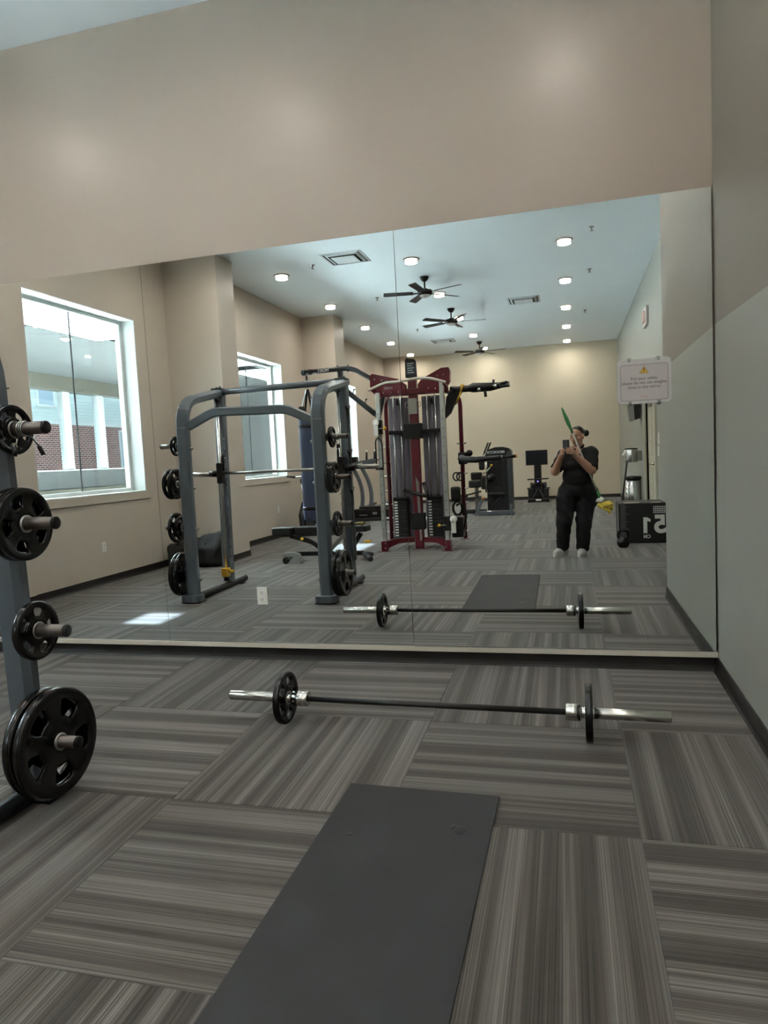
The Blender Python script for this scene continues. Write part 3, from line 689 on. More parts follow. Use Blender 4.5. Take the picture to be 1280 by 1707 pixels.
# ---------------------------------------------------------------- smith machine
def smith():
    r = thing('smith_machine', 'slate grey smith machine with plate pegs standing by the windows', 'weight machine', (-2.9, 1.9, 0))
    xs = (-3.585, -2.195); yf, yr = 2.28, 1.58
    PEGZ = (1.535, 1.165, 0.735, 0.275)
    for x, s in ((xs[0], -1), (xs[1], 1)):
        pth = bend([(x, yf+0.03, 0.06), (x, yf+0.02, 1.95), (x, yr-0.10, 2.11)], 0.24, 8)
        up = MB().sq(pth, 0.128, 0.085, (1,0,0), 0.024).build('front_post', GREY, r)
        sub('seam_mark', MB().box((x-0.055, yf+0.062, 1.70), (x+0.055, yf+0.0655, 1.706)), LGREY, up)
        for z in (1.5, 1.12, 0.72, 0.22):
            sub('bolt_head', MB().lathe([(0, 0), (0.020, 0), (0.020, 0.012), (0.012, 0.022), (0, 0.024)], 12, axisM((x-s*0.064, yf+0.01, z), (-s,0,0))), STEEL, up)
        rp = bend([(x, yr-0.02, 0.08), (x, yr-0.02, 2.10)], 0.02)
        ru = MB().sq([(x, yr, 0.08), (x, yr-0.06, 2.10)], 0.10, 0.10, (1,0,0), 0.012).build('rear_upright', GREY, r)
        for k in range(13):
            z = 0.35+k*0.105
            sub('adjustment_pin', MB().cyl((x-s*0.049, yr-0.002*k+0.025, z), (x-s*0.060, yr-0.002*k+0.025, z), 0.010, 10), CHROME, ru)
        MB().cyl((x-s*0.02, yr+0.085, 0.12), (x-s*0.02, yr+0.05, 2.02), 0.016, 14).build('guide_rod', CHROME, r)
        for za, zb, o in ((0.095, 0.13, 0.086), (2.0, 2.03, 0.05)):
            MB().cyl((x-s*0.02, yr+o, za), (x-s*0.02, yr+o, zb), 0.030, 14).build('rod_bushing', PLAST, r)
        MB().tube(bend([(x, yf+0.02, 0.035), (x, 1.22, 0.045)], 0.02), 0.036, 16).build('base_tube', GREYD, r)
        MB().lathe([(0.037, 0), (0.037, 0.02), (0, 0.021)], 16, axisM((x, 1.222, 0.045), (0,-1,0))).build('tube_cap', PLAST, r)
        MB().prism([(x+a*0.105, yf+0.06+b*0.075) for a, b in ((-0.7,-1),(0.7,-1),(1,-0.6),(1,0.4),(0.75,0.9),(0.3,1.05),(-0.3,1.05),(-0.75,0.9),(-1,0.4),(-1,-0.6))], 0.014, 0.075).build('foot_cover', GREY, r)
        MB().prism([(x+a*0.10, yf+0.06+b*0.07) for a, b in ((-1,-1),(1,-1),(1,0.6),(0.5,1),(-0.5,1),(-1,0.6))], 0.0, 0.015).build('rubber_foot', PLAST, r)
        MB().rbox((x-0.05, 1.30, 0.0), (x+0.05, 1.36, 0.012), 0.003).build('rubber_foot', PLAST, r)
        for z in PEGZ:
            pg = MB().cyl((x+s*0.06, yf-0.008, z), (x+s*0.270, yf-0.008, z), 0.0245, 18).build('plate_peg', PEG, r)
            sub('peg_cap', MB().lathe([(0.0252, -0.006), (0.0252, 0.002), (0.022, 0.005), (0.0, 0.005)], 18, axisM((x+s*0.270, yf-0.008, z), (s,0,0))), PLAST, pg)
            sub('peg_flange', MB().cyl((x+s*0.062, yf-0.008, z), (x+s*0.072, yf-0.008, z), 0.036, 18), GREYD, pg)
        # carriage with hook
        cz = 1.245
        ca = MB().rbox((x-s*0.02-0.03, yr+0.035, cz-0.11), (x-s*0.02+0.03, yr+0.11, cz+0.11), 0.012).build('bar_carriage', PLAST, r)
        sub('catch_hook', MB().tube(bend([(x-s*0.05, yr+0.06, cz+0.02), (x-s*0.05, yr+0.06, cz+0.18), (x-s*0.05, yr+0.01, cz+0.20)], 0.03), 0.012, 8), PLAST, ca)
        # safety stop
        MB().rbox((x-s*0.02-0.035, yr+0.055, 0.14), (x-s*0.02+0.035, yr+0.135, 0.235), 0.01).tube([(x-s*0.05, yr+0.09, 0.20), (x-s*0.12, yr+0.11, 0.20)], 0.016, 10).build('safety_stop', YEL, r)
        # wrench-like bar hook hanging behind the outer post
        if s > 0:
            for hz in (1.80, 1.36, 0.98):
                MB().tube(bend([(x+0.075, yr+0.05, hz-0.12), (x+0.075, yr+0.05, hz), (x+0.075, yr+0.10, hz+0.05)], 0.03), 0.016, 8).tube([(x+0.075, yr+0.05, hz), (x+0.075, yr, hz+0.06)], 0.014, 8).build('bar_catch', PLAST, r)
            MB().box((x+0.068, yr+0.03, 0.3), (x+0.085, yr+0.07, 1.75)).build('catch_rail', GREYD, r)
    xa, xb = xs[0]+0.06, xs[1]-0.06
    MB().sq(bend([(xa, yf+0.015, 1.715), (xa+0.27, yf+0.015, 1.835), (xb-0.24, yf+0.015, 1.815), (xb, yf+0.015, 1.70)], 0.08), 0.05, 0.085, (0,1,0), 0.012).build('arched_beam', GREY, r)
    MB().tube([(xs[0], yr-0.02, 2.105), (xs[1], yr-0.02, 2.115)], 0.033, 18).build('top_crossbar', GREY, r)
    for x in xs: MB().rbox((x-0.06, yr-0.11, 2.13), (x+0.06, yr+0.02, 2.148), 0.006).cyl((x-0.03, yr-0.06, 2.14), (x-0.03, yr-0.06, 2.165), 0.012, 10).cyl((x+0.03, yr-0.02, 2.14), (x+0.03, yr-0.02, 2.165), 0.012, 10).build('joint_plate', GREYD, r)
    MB().cyl((xs[0]-0.28, yr+0.07, 1.245), (xs[1]+0.37, yr+0.07, 1.235), 0.0155, 16).build('smith_bar', STEEL, r)
    for a, b in ((xs[0]-0.30, xs[0]-0.10), (xs[1]+0.13, xs[1]+0.375)): MB().cyl((a, yr+0.07, 1.245), (b, yr+0.07, 1.236), 0.0245, 18).build('bar_sleeve', STEEL, r)
    for a, b in ((xs[0]-0.10, xs[0]-0.01), (xs[1]+0.02, xs[1]+0.13)): MB().cyl((a, yr+0.07, 1.245), (b, yr+0.07, 1.238), 0.034, 18).build('bar_collar', PLAST, r)
    MB().rbox((xs[1]-0.03, yf+0.062, 0.145), (xs[1]+0.04, yf+0.067, 0.175), 0.001).build('spec_label', LGREY, r)
    # plates: (side, peg, offset, radius, thickness)
    yp = yf-0.008
    spec = [
     (1, 0, 0.115, 0.098, 0.026, 'smallest black plate on top right smith machine peg, behind the spring clip'),
     (1, 1, 0.082, 0.146, 0.034, 'inner black grip plate on the second right peg of the smith machine'),
     (1, 1, 0.120, 0.146, 0.034, 'outer black grip plate on the second right peg of the smith machine'),
     (1, 2, 0.125, 0.118, 0.030, 'black five hole grip plate alone on the third right peg of the smith machine'),
     (1, 3, 0.118, 0.218, 0.042, 'inner large black grip plate on the bottom right peg of the smith machine'),
     (1, 3, 0.168, 0.218, 0.042, 'outer large black grip plate on the bottom right peg of the smith machine'),
     (-1, 0, 0.105, 0.098, 0.026, 'smallest black grip plate on the top left peg of the smith machine'),
     (-1, 1, 0.135, 0.150, 0.034, 'inner black grip plate on the second left peg of the smith machine'),
     (-1, 1, 0.185, 0.150, 0.034, 'outer black grip plate on the second left peg of the smith machine'),
     (-1, 2, 0.115, 0.118, 0.030, 'inner black grip plate on the third left peg of the smith machine'),
     (-1, 2, 0.165, 0.150, 0.034, 'outer black grip plate on the third left peg of the smith machine'),
     (-1, 3, 0.105, 0.218, 0.042, 'inner large black grip plate on the bottom left peg of the smith machine'),
     (-1, 3, 0.152, 0.218, 0.042, 'outer large black grip plate on the bottom left peg of the smith machine')]
    for i, (s, k, off, R, t, lab) in enumerate(spec):
        x = xs[0] if s < 0 else xs[1]
        plate((x+s*off, yp, PEGZ[k]-0.0015), R, t, lab, rx=[0.35, 1.0, 0.1, 0.75, 0.9, 0.42, 0.2, 0.7, 0.3, 1.0, 0.5, 0.15, 0.8][i], tilt=s*random.uniform(-0.03, 0.0), yaw=random.uniform(-0.03, 0.03), group='plates on the smith machine pegs')
    # spring clip on the top right peg
    c = thing('spring_clip', 'chrome spring clip with two black handles on the top right plate peg', 'clip', (xs[1]+0.15, yp, PEGZ[0]))
    mb = MB(); pts = []
    for k in range(61):
        a = 2*PI*k/20; pts.append((xs[1]+0.15+0.03*k/60, yp+0.028*math.sin(a), PEGZ[0]+0.028*math.cos(a)))
    mb.tube(pts, 0.0035, 6); mb.build('coil', CHROME, c)
    for q, dy, dx in ((pts[0], -0.035, 0.0), (pts[-1], 0.045, 0.02)):
        p0 = (q[0], q[1]+dy*0.3, PEGZ[0]-0.024); p1 = (q[0]+dx*0.5, yp+dy, PEGZ[0]-0.07); p2 = (q[0]+dx, yp+dy*1.2, PEGZ[0]-0.105)
        MB().tube([p0, p1], 0.0035, 6).build('wire_arm', CHROME, c)
        MB().tube([p1, p2], 0.009, 10).build('handle', PLAST, c)
smith()

# ---------------------------------------------------------------- red functional trainer
def trainer():
    r = thing('functional_trainer', 'burgundy cable training tower with weight stacks and black side arms', 'weight machine', (-2.11, -1.8, 0))
    B = lambda mb, n, m=RED: mb.build(n, m, r)
    XL_, XR_, yf, yc, yb = -2.555, -1.645, -1.15, -1.42, -2.5
    cx = -2.105
    for x, s in ((XL_, -1), (XR_, 1)):
        f = B(MB().rbox((x-0.045, yf-0.06, 0.008), (x+0.045, yf+0.05, 0.15), 0.008), 'front_foot')
        sub('foot_plate', MB().rbox((x-0.075, yf-0.08, 0), (x+0.075, yf+0.08, 0.009), 0.003), RED, f)
        for k, (dy, dz) in enumerate(((0.051, 0.05), (0.051, 0.115))): sub('bolt', MB().lathe([(0, 0), (0.011, 0), (0.009, 0.008), (0, 0.009)], 10, axisM((x-s*0.02, yf+dy, dz), (0,1,0))), CHROME, f)
        # curved rail from the foot to the middle post
        rl = B(MB().prism([(0, 0.14), (0.0, 0.02), (0.08, 0.06), (0.20, 0.10), (0.44, 0.10), (0.44, 0.17), (0.16, 0.17)], -0.02, 0.02, Matrix.Translation((x, yf-0.01, 0)) @ Matrix.Rotation(math.atan2(yc-yf, (cx-x)) , 4, 'Z') @ Matrix.Rotation(PI/2, 4, 'X')), 'base_rail')
        ch = B(MB().rbox((x-0.03, yf-0.03, 0.14), (x+0.03, yf+0.03, 2.24 if s < 0 else 2.32), 0.007), 'chrome_upright', mat('satin chrome upright', (200, 202, 198), 0.3, 0.85))
        for k in range(14): sub('adjustment_hole', MB().cyl((x-0.0, yf+0.0295, 0.32+k*0.125), (x, yf+0.031, 0.32+k*0.125), 0.007, 8), PLAST, ch)
        # back post with storage pegs
        xb = -1.605 if s > 0 else -2.80
        bp = B(MB().tube(bend([(xb, yb, 0.01), (xb, yb, 2.23), (xb-s*0.14, yb+0.30, 2.29), (xb-s*0.25, yc-0.1, 2.27)], 0.16, 7), 0.034, 16), 'rear_post')
        sub('post_base', MB().rbox((xb-0.07, yb-0.07, 0), (xb+0.07, yb+0.07, 0.01), 0.003), RED, bp)
        for z in (0.13, 0.36, 0.58, 0.80, 1.03, 1.26, 1.50):
            sub('storage_peg', MB().cyl((xb-0.075, yb+0.01, z), (xb+0.075, yb+0.01, z), 0.014, 12), STEEL, bp)
        # weight tower: shroud, rods and stack
        a, b_ = (-2.53, -2.235) if s < 0 else (-2.03, -1.725)
        sh = MB(); prof = []
        for k in range(9):
            t = -1+k/4; prof.append((a+(b_-a)*(k/8), -1.62-0.10*(1-t*t)*-0.35))
        poly = [(p, q) for p, q in prof]+[(b_, -1.86), (a, -1.86)]
        sh.prism(poly, 0.12, 2.19); B(sh, 'stack_shroud', SMOKE)
        mx = (a+b_)/2
        for o in (-0.055, 0.055): B(MB().cyl((mx+o, -1.535, 0.12), (mx+o, -1.535, 2.2), 0.012, 12), 'guide_rod', CHROME)
        n = 13; z0 = 0.17; st = 0.0405
        slab = MB().rbox((-0.105, -0.05, 0.0), (0.105, 0.05, st-0.005), 0.004).mesh('weight_slab', mat('black iron slab', (22, 22, 23), 0.5))
        labm = MB().box((-0.095, 0.0502, 0.008), (-0.045, 0.0515, st-0.013)).mesh('weight_label', WHITE)
        for k in range(n):
            so_ = obj('weight_slab', slab, r); so_.location = Vector((mx, -1.535, z0+k*st))-r.location
            lo = obj('weight_label', labm, so_)
        B(MB().rbox((mx-0.11, -1.585, z0+n*st), (mx+0.11, -1.485, z0+n*st+0.05), 0.008), 'top_slab', PLAST)
        B(MB().rbox((mx-0.13, -1.60, 0.09), (mx+0.13, -1.47, 0.165), 0.01), 'stack_base', GREYD)
        # top pulley under the head
        B(MB().lathe([(0.0, -0.014), (0.055, -0.014), (0.060, -0.010), (0.050, 0.0), (0.060, 0.010), (0.055, 0.014), (0.0, 0.014)], 20, axisM((mx+0.02, -1.52, 2.12), (1,0,0.0))), 'top_pulley', PLAST)
        B(MB().cyl((mx+0.02, -1.50, 0.75), (mx+0.02, -1.50, 2.10), 0.004, 8), 'cable', mat('steel cable', (120, 120, 122), 0.4, 0.6))
    # middle post, banner and head
    mp = B(MB().rbox((cx-0.062, yc-0.05, 0.01), (cx+0.062, yc+0.05, 2.46), 0.012), 'middle_post')
    sub('silver_badge', MB().box((cx-0.06, yc+0.0502, 1.93), (cx+0.06, yc+0.052, 2.15)), STEEL, mp)
    sub('silver_stripe', MB().prism([(cx-0.01, 1.05), (cx+0.035, 0.95), (cx+0.045, 0.12), (cx+0.015, 0.12)], -(yc+0.0525), -(yc+0.0502), Matrix(((1,0,0,0),(0,0,-1,0),(0,1,0,0),(0,0,0,1)))), STEEL, mp)
    sub('post_base', MB().rbox((cx-0.09, yc-0.09, 0), (cx+0.09, yc+0.09, 0.01), 0.003), RED, mp)
    for s in (-1, 1):
        sub('hook', MB().tube(bend([(cx+s*0.065, yc+0.03, 2.10), (cx+s*0.11, yc+0.05, 2.10), (cx+s*0.11, yc+0.05, 2.03), (cx+s*0.07, yc+0.04, 2.02)], 0.02), 0.006, 8), STEEL, mp)
    XZ = Matrix(((1,0,0,0),(0,0,-1,0),(0,1,0,0),(0,0,0,1)))
    bn = B(MB().prism([(cx-0.082, 2.44), (cx+0.082, 2.44), (cx+0.078, 2.66), (cx+0.055, 2.69), (cx-0.055, 2.71), (cx-0.08, 2.69)], -(yc+0.085), -(yc+0.055), XZ), 'instruction_board', PLAST)
    for k in range(5): sub('printed_line', MB().box((cx-0.05, yc+0.0852, 2.50+k*0.032), (cx+0.045-(k % 2)*0.02, yc+0.0865, 2.512+k*0.032)), LGREY, bn)
    HW = mat('chrome bolt', (220, 215, 215), 0.2, 1.0)
    hl = B(MB().prism([(-2.69, 2.505), (-2.65, 2.525), (-2.27, 2.42), (-2.18, 2.34), (-2.18, 2.20), (-2.60, 2.205), (-2.69, 2.29)], -(yc+0.16), -(yc+0.06), XZ), 'head_plate')
    hr = B(MB().prism([(-2.0, 2.33), (-1.94, 2.40), (-1.66, 2.53), (-1.56, 2.53), (-1.54, 2.48), (-1.55, 2.34), (-1.66, 2.19), (-2.0, 2.22)], -(yc+0.16), -(yc+0.06), XZ), 'head_plate')
    for x, z, h in ((-2.62, 2.44, hl), (-2.52, 2.42, hl), (-2.44, 2.40, hl), (-2.5, 2.24, hl), (-2.38, 2.24, hl), (-2.28, 2.24, hl), (-1.72, 2.42, hr), (-1.63, 2.43, hr), (-1.62, 2.33, hr), (-1.75, 2.25, hr), (-1.85, 2.26, hr)):
        sub('bolt', MB().lathe([(0, 0), (0.012, 0), (0.010, 0.008), (0, 0.009)], 10, axisM((x, yc+0.16, z), (0,1,0))), HW, h)
    place_text('HOIST', 0.045, LGREY, hl, (-2.43, yc+0.1615, 2.305), (-1,0,0), (0,0,1))
    B(MB().rbox((-2.62, yc-0.05, 2.20), (-1.60, yc+0.06, 2.29), 0.012), 'head_beam')
    B(MB().tube(bend([(-2.66, -1.05, 2.275), (-2.42, -1.03, 2.36), (-2.22, -1.0, 2.355), (-1.95, -1.0, 2.385), (-1.78, -1.03, 2.375), (-1.57, -1.05, 2.305)], 0.08), 0.019, 14), 'pull_up_bar', TAN)
    for x in (-2.62, -1.60): B(MB().cyl((x, -1.05, 2.285), (x, yc+0.12, 2.285), 0.016, 12), 'bar_bracket', RED)
    # black middle band
    B(MB().rbox((-2.50, yc-0.14, 1.655), (-1.74, yc-0.02, 1.715), 0.012), 'middle_band', PLAST)
    B(MB().rbox((cx-0.15, yc-0.10, 1.58), (cx+0.10, yc+0.065, 1.80), 0.012), 'clamp_block', PLAST)
    B(MB().rbox((cx-0.10, yc-0.05, 0.28), (cx+0.10, yc+0.062, 0.52), 0.012), 'lower_clamp', PLAST)
    B(MB().tube(bend([(cx+0.10, yc+0.02, 0.95), (cx+0.16, yc+0.06, 0.75), (cx-0.2, yc+0.02, 0.85)], 0.06), 0.03, 10), 'knee_roller', PAD)
    # cable carriages
    for x, z, s in ((XL_, 1.76, -1), (XR_, 0.38, 1)):
        c = B(MB().rbox((x-0.042, yf-0.045, z-0.10), (x+0.042, yf+0.05, z+0.10), 0.01), 'cable_carriage', PLAST)
        ox = x-0.03 if s < 0 else x+0.10
        sub('pulley_cover', MB().lathe([(0, -0.012), (0.048, -0.012), (0.051, 0.0), (0.048, 0.012), (0, 0.012)], 20, axisM((ox, yf+0.075, z+0.06), (0.25*s,1,0))), PLASTW, c)
        sub('pulley_plate', MB().rbox((ox-0.032, yf+0.064, z-0.13), (ox+0.032, yf+0.086, z+0.06), 0.01), PLASTW, c)
        sub('pull_pin', MB().lathe([(0, 0), (0.024, 0), (0.024, 0.02), (0.010, 0.028), (0.010, 0.05), (0, 0.05)], 14, axisM((x+0.10 if s < 0 else x-0.10, yf+0.07, z-0.02), (0,1,0))), YEL, c)
        sub('pin_stem', MB().cyl((x, yf+0.06, z-0.02), (x+0.10 if s < 0 else x-0.10, yf+0.07, z-0.02), 0.008, 8), STEEL, c)
    # strap handle hanging on the left carriage
    h = B(MB().tube(bend([(XL_-0.035, yf+0.06, 1.60), (XL_-0.05, yf+0.06, 1.55), (XL_-0.05, yf+0.06, 1.18), (XL_+0.045, yf+0.06, 1.18), (XL_+0.045, yf+0.06, 1.52), (XL_+0.02, yf+0.06, 1.60), (XL_-0.035, yf+0.06, 1.60)], 0.04), 0.010, 8), 'strap_handle', PLAST)
    sub('grip', MB().cyl((XL_-0.06, yf+0.06, 1.18), (XL_+0.055, yf+0.06, 1.18), 0.017, 12), PAD, h)
    sub('snap_link', MB().tube([(XL_-0.01, yf+0.06, 1.60), (XL_-0.02, yf+0.06, 1.68)], 0.011, 8), CHROME, h)
    # small weights and cables round the right foot
    B(MB().rbox((-1.60, -1.45, 0.17), (-1.44, -1.22, 0.46), 0.02), 'ankle_block', PLAST)
    B(MB().tube(bend([(-1.52, -1.2, 0.62), (-1.45, -1.2, 0.66), (-1.38, -1.22, 0.5), (-1.45, -1.3, 0.25)], 0.06), 0.014, 8), 'cable_loop', PLAST)
    # gymnastic rings and ropes on the right rear post
    for x, yy in ((-1.672, -2.455), (-1.672, -2.425)): B(MB().tube([(x-0.03+0.055*math.cos(2*PI*k/20)*0.9+(yy+2.455)*2, yy, 0.985+0.062*math.sin(2*PI*k/20)) for k in range(20)], 0.012, 8, closed=True, caps=False), 'ring_handle', PLAST)
    B(MB().rbox((-1.80, -2.50, 0.60), (-1.645, -2.40, 0.83), 0.04), 'strap_bundle', PAD)
    B(MB().tube([(-1.70+0.075*math.cos(a*0.7), -2.45, 0.49+0.11*math.sin(a*0.7)) for a in range(11)], 0.022, 8), 'rope_coil', PLAST)
    # right arms: upper dip bars with straps, lower press arm
    ua = B(MB().tube([(-1.60, yc-0.25, 2.26), (-1.45, -1.8, 2.265), (-1.36, -1.8, 2.27), (-1.30, -1.8, 2.275), (-1.05, -1.8, 2.27), (-0.84, -1.8, 2.285)], [0.045, 0.045, 0.05, 0.07, 0.062, 0.035], 14), 'upper_side_arm', PAD)
    for p, q, rr in (((-0.90, -1.78, 2.30), (-0.80, -1.76, 2.315), 0.022), ((-0.92, -1.76, 2.26), (-0.79, -1.74, 2.265), 0.022), ((-1.13, -1.78, 2.25), (-1.12, -1.78, 2.13), 0.022), ((-1.01, -1.8, 2.31), (-1.0, -1.8, 2.37), 0.016)):
        sub('grip', MB().cyl(p, q, rr, 12), PAD, ua)
    for p, q in (((-0.80, -1.76, 2.315), (-0.782, -1.757, 2.318)), ((-0.79, -1.74, 2.265), (-0.772, -1.737, 2.266))): sub('grip_cap', MB().cyl(p, q, 0.023, 12), CHROME, ua)
    for x, z in ((-1.21, 2.235), (-0.98, 2.27)): sub('pivot_bolt', MB().lathe([(0, 0), (0.026, 0), (0.022, 0.03), (0, 0.032)], 14, axisM((x, -1.735, z), (0.2,1,0))), CHROME, ua)
    sub('yellow_tie', MB().tube([(-1.47+0.02*math.sin(a), -1.8+0.056*math.cos(a), 2.265+0.056*math.sin(a)) for a in [2*PI*k/14 for k in range(14)]], 0.024, 6, closed=True, caps=False).tube([(-1.49, -1.74, 2.23), (-1.53, -1.73, 2.12), (-1.55, -1.73, 2.04)], [0.036, 0.026, 0.008], 6), YEL, ua)
    B(MB().prism([(-1.57, 2.30), (-1.47, 2.24), (-1.62, 1.93), (-1.72, 1.84), (-1.68, 2.16)], 1.70, 1.76, XZ), 'arm_gusset', PLAST)
    la = B(MB().tube([(-1.60, -2.42, 1.28), (-1.50, -2.0, 1.25), (-1.30, -1.85, 1.235), (-0.92, -1.8, 1.25)], [0.045, 0.05, 0.045, 0.032], 12), 'lower_side_arm', PAD)
    sub('grip', MB().cyl((-0.92, -1.8, 1.25), (-0.73, -1.8, 1.262), 0.024, 12), PAD, la)
    sub('grip_cap', MB().cyl((-0.73, -1.8, 1.262), (-0.71, -1.8, 1.263), 0.026, 12), ORANGE, la)
    sub('ring', MB().cyl((-0.93, -1.8, 1.25), (-0.915, -1.8, 1.251), 0.036, 14), CHROME, la)
    B(MB().rbox((-1.66, -2.57, 1.17), (-1.52, -2.42, 1.36), 0.03), 'arm_clamp', PLAST)
    B(MB().lathe([(0, 0), (0.05, 0), (0.05, 0.03), (0, 0.03)], 18, axisM((-1.47, -2.38, 1.34), (0,1,0))), 'clamp_wheel', PLAST)
    # boom for the heavy bag, to the left
    y = -1.62
    bo = B(MB().tube(bend([(-3.84, y, 2.672), (-3.06, y, 2.685), (-2.72, y+0.08, 2.47), (-2.60, yc+0.05, 2.40)], 0.14, 7), 0.036, 16), 'bag_boom', BLACK)
    sub('end_collar', MB().cyl((-3.85, y, 2.672), (-3.80, y, 2.672), 0.044, 16).cyl((-3.76, y, 2.673), (-3.70, y, 2.674), 0.043, 16), PLAST, bo)
    place_text('HOIST', 0.062, WHITE, bo, (-3.50, y+0.037, 2.676), (-1,0,0.0), (0,0,1), bold=0.001)
    st_ = B(MB().sq([(-3.24, y, 2.67), (-3.24, y, 2.36)], 0.07, 0.07, (0,1,0), 0.008), 'boom_stub', BLACK)
    br = B(MB().sq([(-3.24, y, 2.42), (-2.73, y, 1.98), (-2.66, y+0.1, 1.95)], 0.06, 0.07, (0,1,0), 0.008), 'boom_brace', BLACK)
    for x, z in ((-3.06, 2.30), (-2.88, 2.145)): sub('peg', MB().cyl((x, y+0.02, z), (x+0.025, y+0.02, z+0.06), 0.007, 8).cyl((x+0.012, y+0.02, z+0.058), (x+0.04, y+0.02, z+0.062), 0.009, 8), PLAST, br)
    for x in (-3.28, -3.12): sub('clamp_bolt', MB().cyl((x, y, 2.63), (x, y, 2.735), 0.012, 8), PLAST, bo)
    B(MB().sq([(-2.66, y+0.05, 1.95), (-2.60, y, 2.22)], 0.05, 0.06, (0,1,0), 0.008), 'brace_bracket', BLACK)
trainer()

def heavy_bag():
    x, y = -3.78, -1.62
    r = thing('punching_bag', 'dark blue black heavy punching bag hanging from the black boom', 'punching bag', (x, y, 0.42))
    hm = mat('punching bag vinyl', (62, 72, 98), 0.32, bump=0.25, bscale=60, vary=0.15, vscale=3)
    prof = [(0.0, 0.42), (0.13, 0.425), (0.155, 0.45), (0.163, 0.5)]+[(0.163+0.003*math.sin(k*1.3), 0.5+k*0.1) for k in range(1, 15)]+[(0.16, 1.98), (0.14, 2.02), (0.0, 2.03)]
    MB().lathe(prof, 32, Matrix.Translation((x, y, 0))).build('bag_body', hm, r)
    for z in (0.62, 1.86): MB().lathe([(0.1655, z-0.025), (0.169, z-0.02), (0.169, z+0.02), (0.1655, z+0.025)], 32, Matrix.Translation((x, y, 0)), close=True).build('bag_band', PLAST, r)
    for k in range(4):
        a = PI/4+k*PI/2
        MB().sq([(x+0.15*math.cos(a), y+0.15*math.sin(a), 1.95), (x+0.12*math.cos(a), y+0.12*math.sin(a), 2.10), (x+0.015*math.cos(a), y+0.015*math.sin(a), 2.42)], 0.035, 0.006, (-math.sin(a), math.cos(a), 0), 0.002).build('hanging_strap', PLAST, r)
    MB().tube([(x+0.026*math.cos(2*PI*k/14), y, 2.44+0.03*math.sin(2*PI*k/14)) for k in range(14)], 0.006, 8, closed=True, caps=False).build('strap_ring', STEEL, r)
    MB().rbox((x-0.02, y-0.02, 2.465), (x+0.02, y+0.02, 2.55), 0.008).build('swivel', STEEL, r)
    MB().tube([(x, y+0.024*math.cos(2*PI*k/14), 2.585+0.045*math.sin(2*PI*k/14)) for k in range(14)], 0.008, 8, closed=True, caps=False).build('carabiner', PLAST, r)
    MB().rbox((x-0.09, y+0.13, 2.0), (x+0.02, y+0.20, 2.16), 0.03).build('glove_bundle', PAD, r)
heavy_bag()

# ---------------------------------------------------------------- bench, bag, cardio machines
def bench():
    y = -0.42
    r = thing('weight_bench', 'adjustable black flat bench standing behind the smith machine', 'bench', (-3.2, y, 0))
    def pad(x0, x1, w0, w1, z0, z1, n):
        poly = []
        for cx, hw, sg in ((x1-0.03, w1, 1), (x0+0.03, w0, -1)):
            for k in range(7):
                a = (-PI/2+PI*k/6) if sg > 0 else (PI/2+PI*k/6); poly.append((cx+0.03*math.cos(a)*1.0, y+hw*math.sin(a)))
        m = MB(); m.prism(poly, z0, z1-0.012); m.prism([(px+(0.008 if px < (x0+x1)/2 else -0.008), y+(py-y)*0.95) for px, py in poly], z1-0.012, z1)
        return m.build(n, PAD, r)
    pad(-3.93, -3.60, 0.11, 0.135, 0.365, 0.448, 'seat_pad'); pad(-3.585, -2.56, 0.135, 0.135, 0.38, 0.452, 'back_pad')
    MB().sq([(-3.80, y, 0.345), (-2.75, y, 0.36)], 0.06, 0.05, (0,1,0), 0.008).build('pad_rail', GREYD, r)
    MB().sq(bend([(-3.66, y+0.06, 0.34), (-3.35, y+0.06, 0.25), (-3.18, y, 0.10)], 0.05), 0.05, 0.06, (0,1,0), 0.008).build('seat_link', BLACK, r)
    MB().sq([(-3.62, y, 0.085), (-2.66, y, 0.085)], 0.06, 0.06, (0,1,0), 0.01).build('base_beam', BLACK, r)
    MB().sq([(-2.85, y, 0.10), (-2.68, y, 0.35)], 0.06, 0.06, (0,1,0), 0.01).build('back_strut', BLACK, r)
    MB().sq([(-3.15, y, 0.10), (-2.9, y, 0.35)], 0.05, 0.05, (0,1,0), 0.01).build('ladder_strut', STEEL, r)
    MB().tube(bend([(-3.66, y-0.22, 0.04), (-3.66, y, 0.06), (-3.66, y+0.30, 0.04)], 0.05), 0.034, 12).build('front_foot_bar', BLACK, r)
    MB().prism([(-3.60, 0.0), (-3.42, 0.0), (-3.40, 0.03), (-3.45, 0.13), (-3.52, 0.15), (-3.66, 0.14), (-3.66, 0.10), (-3.52, 0.09)], -(y+0.36), -(y+0.27), Matrix(((1,0,0,0),(0,0,-1,0),(0,1,0,0),(0,0,0,1)))).build('transport_foot', mat('silver cast foot', (150, 152, 150), 0.35, 0.6), r)
    MB().cyl((-3.62, y+0.25, 0.035), (-3.62, y+0.38, 0.035), 0.035, 16).build('wheel', PLAST, r)
    MB().tube(bend([(-2.62, y-0.24, 0.035), (-2.66, y, 0.08), (-2.50, y+0.22, 0.03)], 0.06), 0.034, 12).build('rear_foot_bar', GREYD, r)
    MB().cyl((-2.60, y+0.10, 0.245), (-2.52, y+0.12, 0.25), 0.022, 12).build('pull_pin', YEL, r)
    MB().tube([(-2.95, y+0.06, 0.475), (-2.60, y+0.06, 0.485)], [0.016, 0.016], 12).cyl((-2.84, y+0.06, 0.478), (-2.80, y+0.06, 0.479), 0.026, 12).cyl((-2.66, y+0.06, 0.482), (-2.62, y+0.06, 0.483), 0.026, 12).build('brass_handle', mat('aged brass', (128, 116, 74), 0.35, 0.9), r)
    MB().lathe([(0, 0), (0.022, 0), (0.022, 0.02), (0, 0.02)], 14, axisM((-3.48, y+0.09, 0.30), (0,1,0))).build('adjustment_knob', YEL, r)
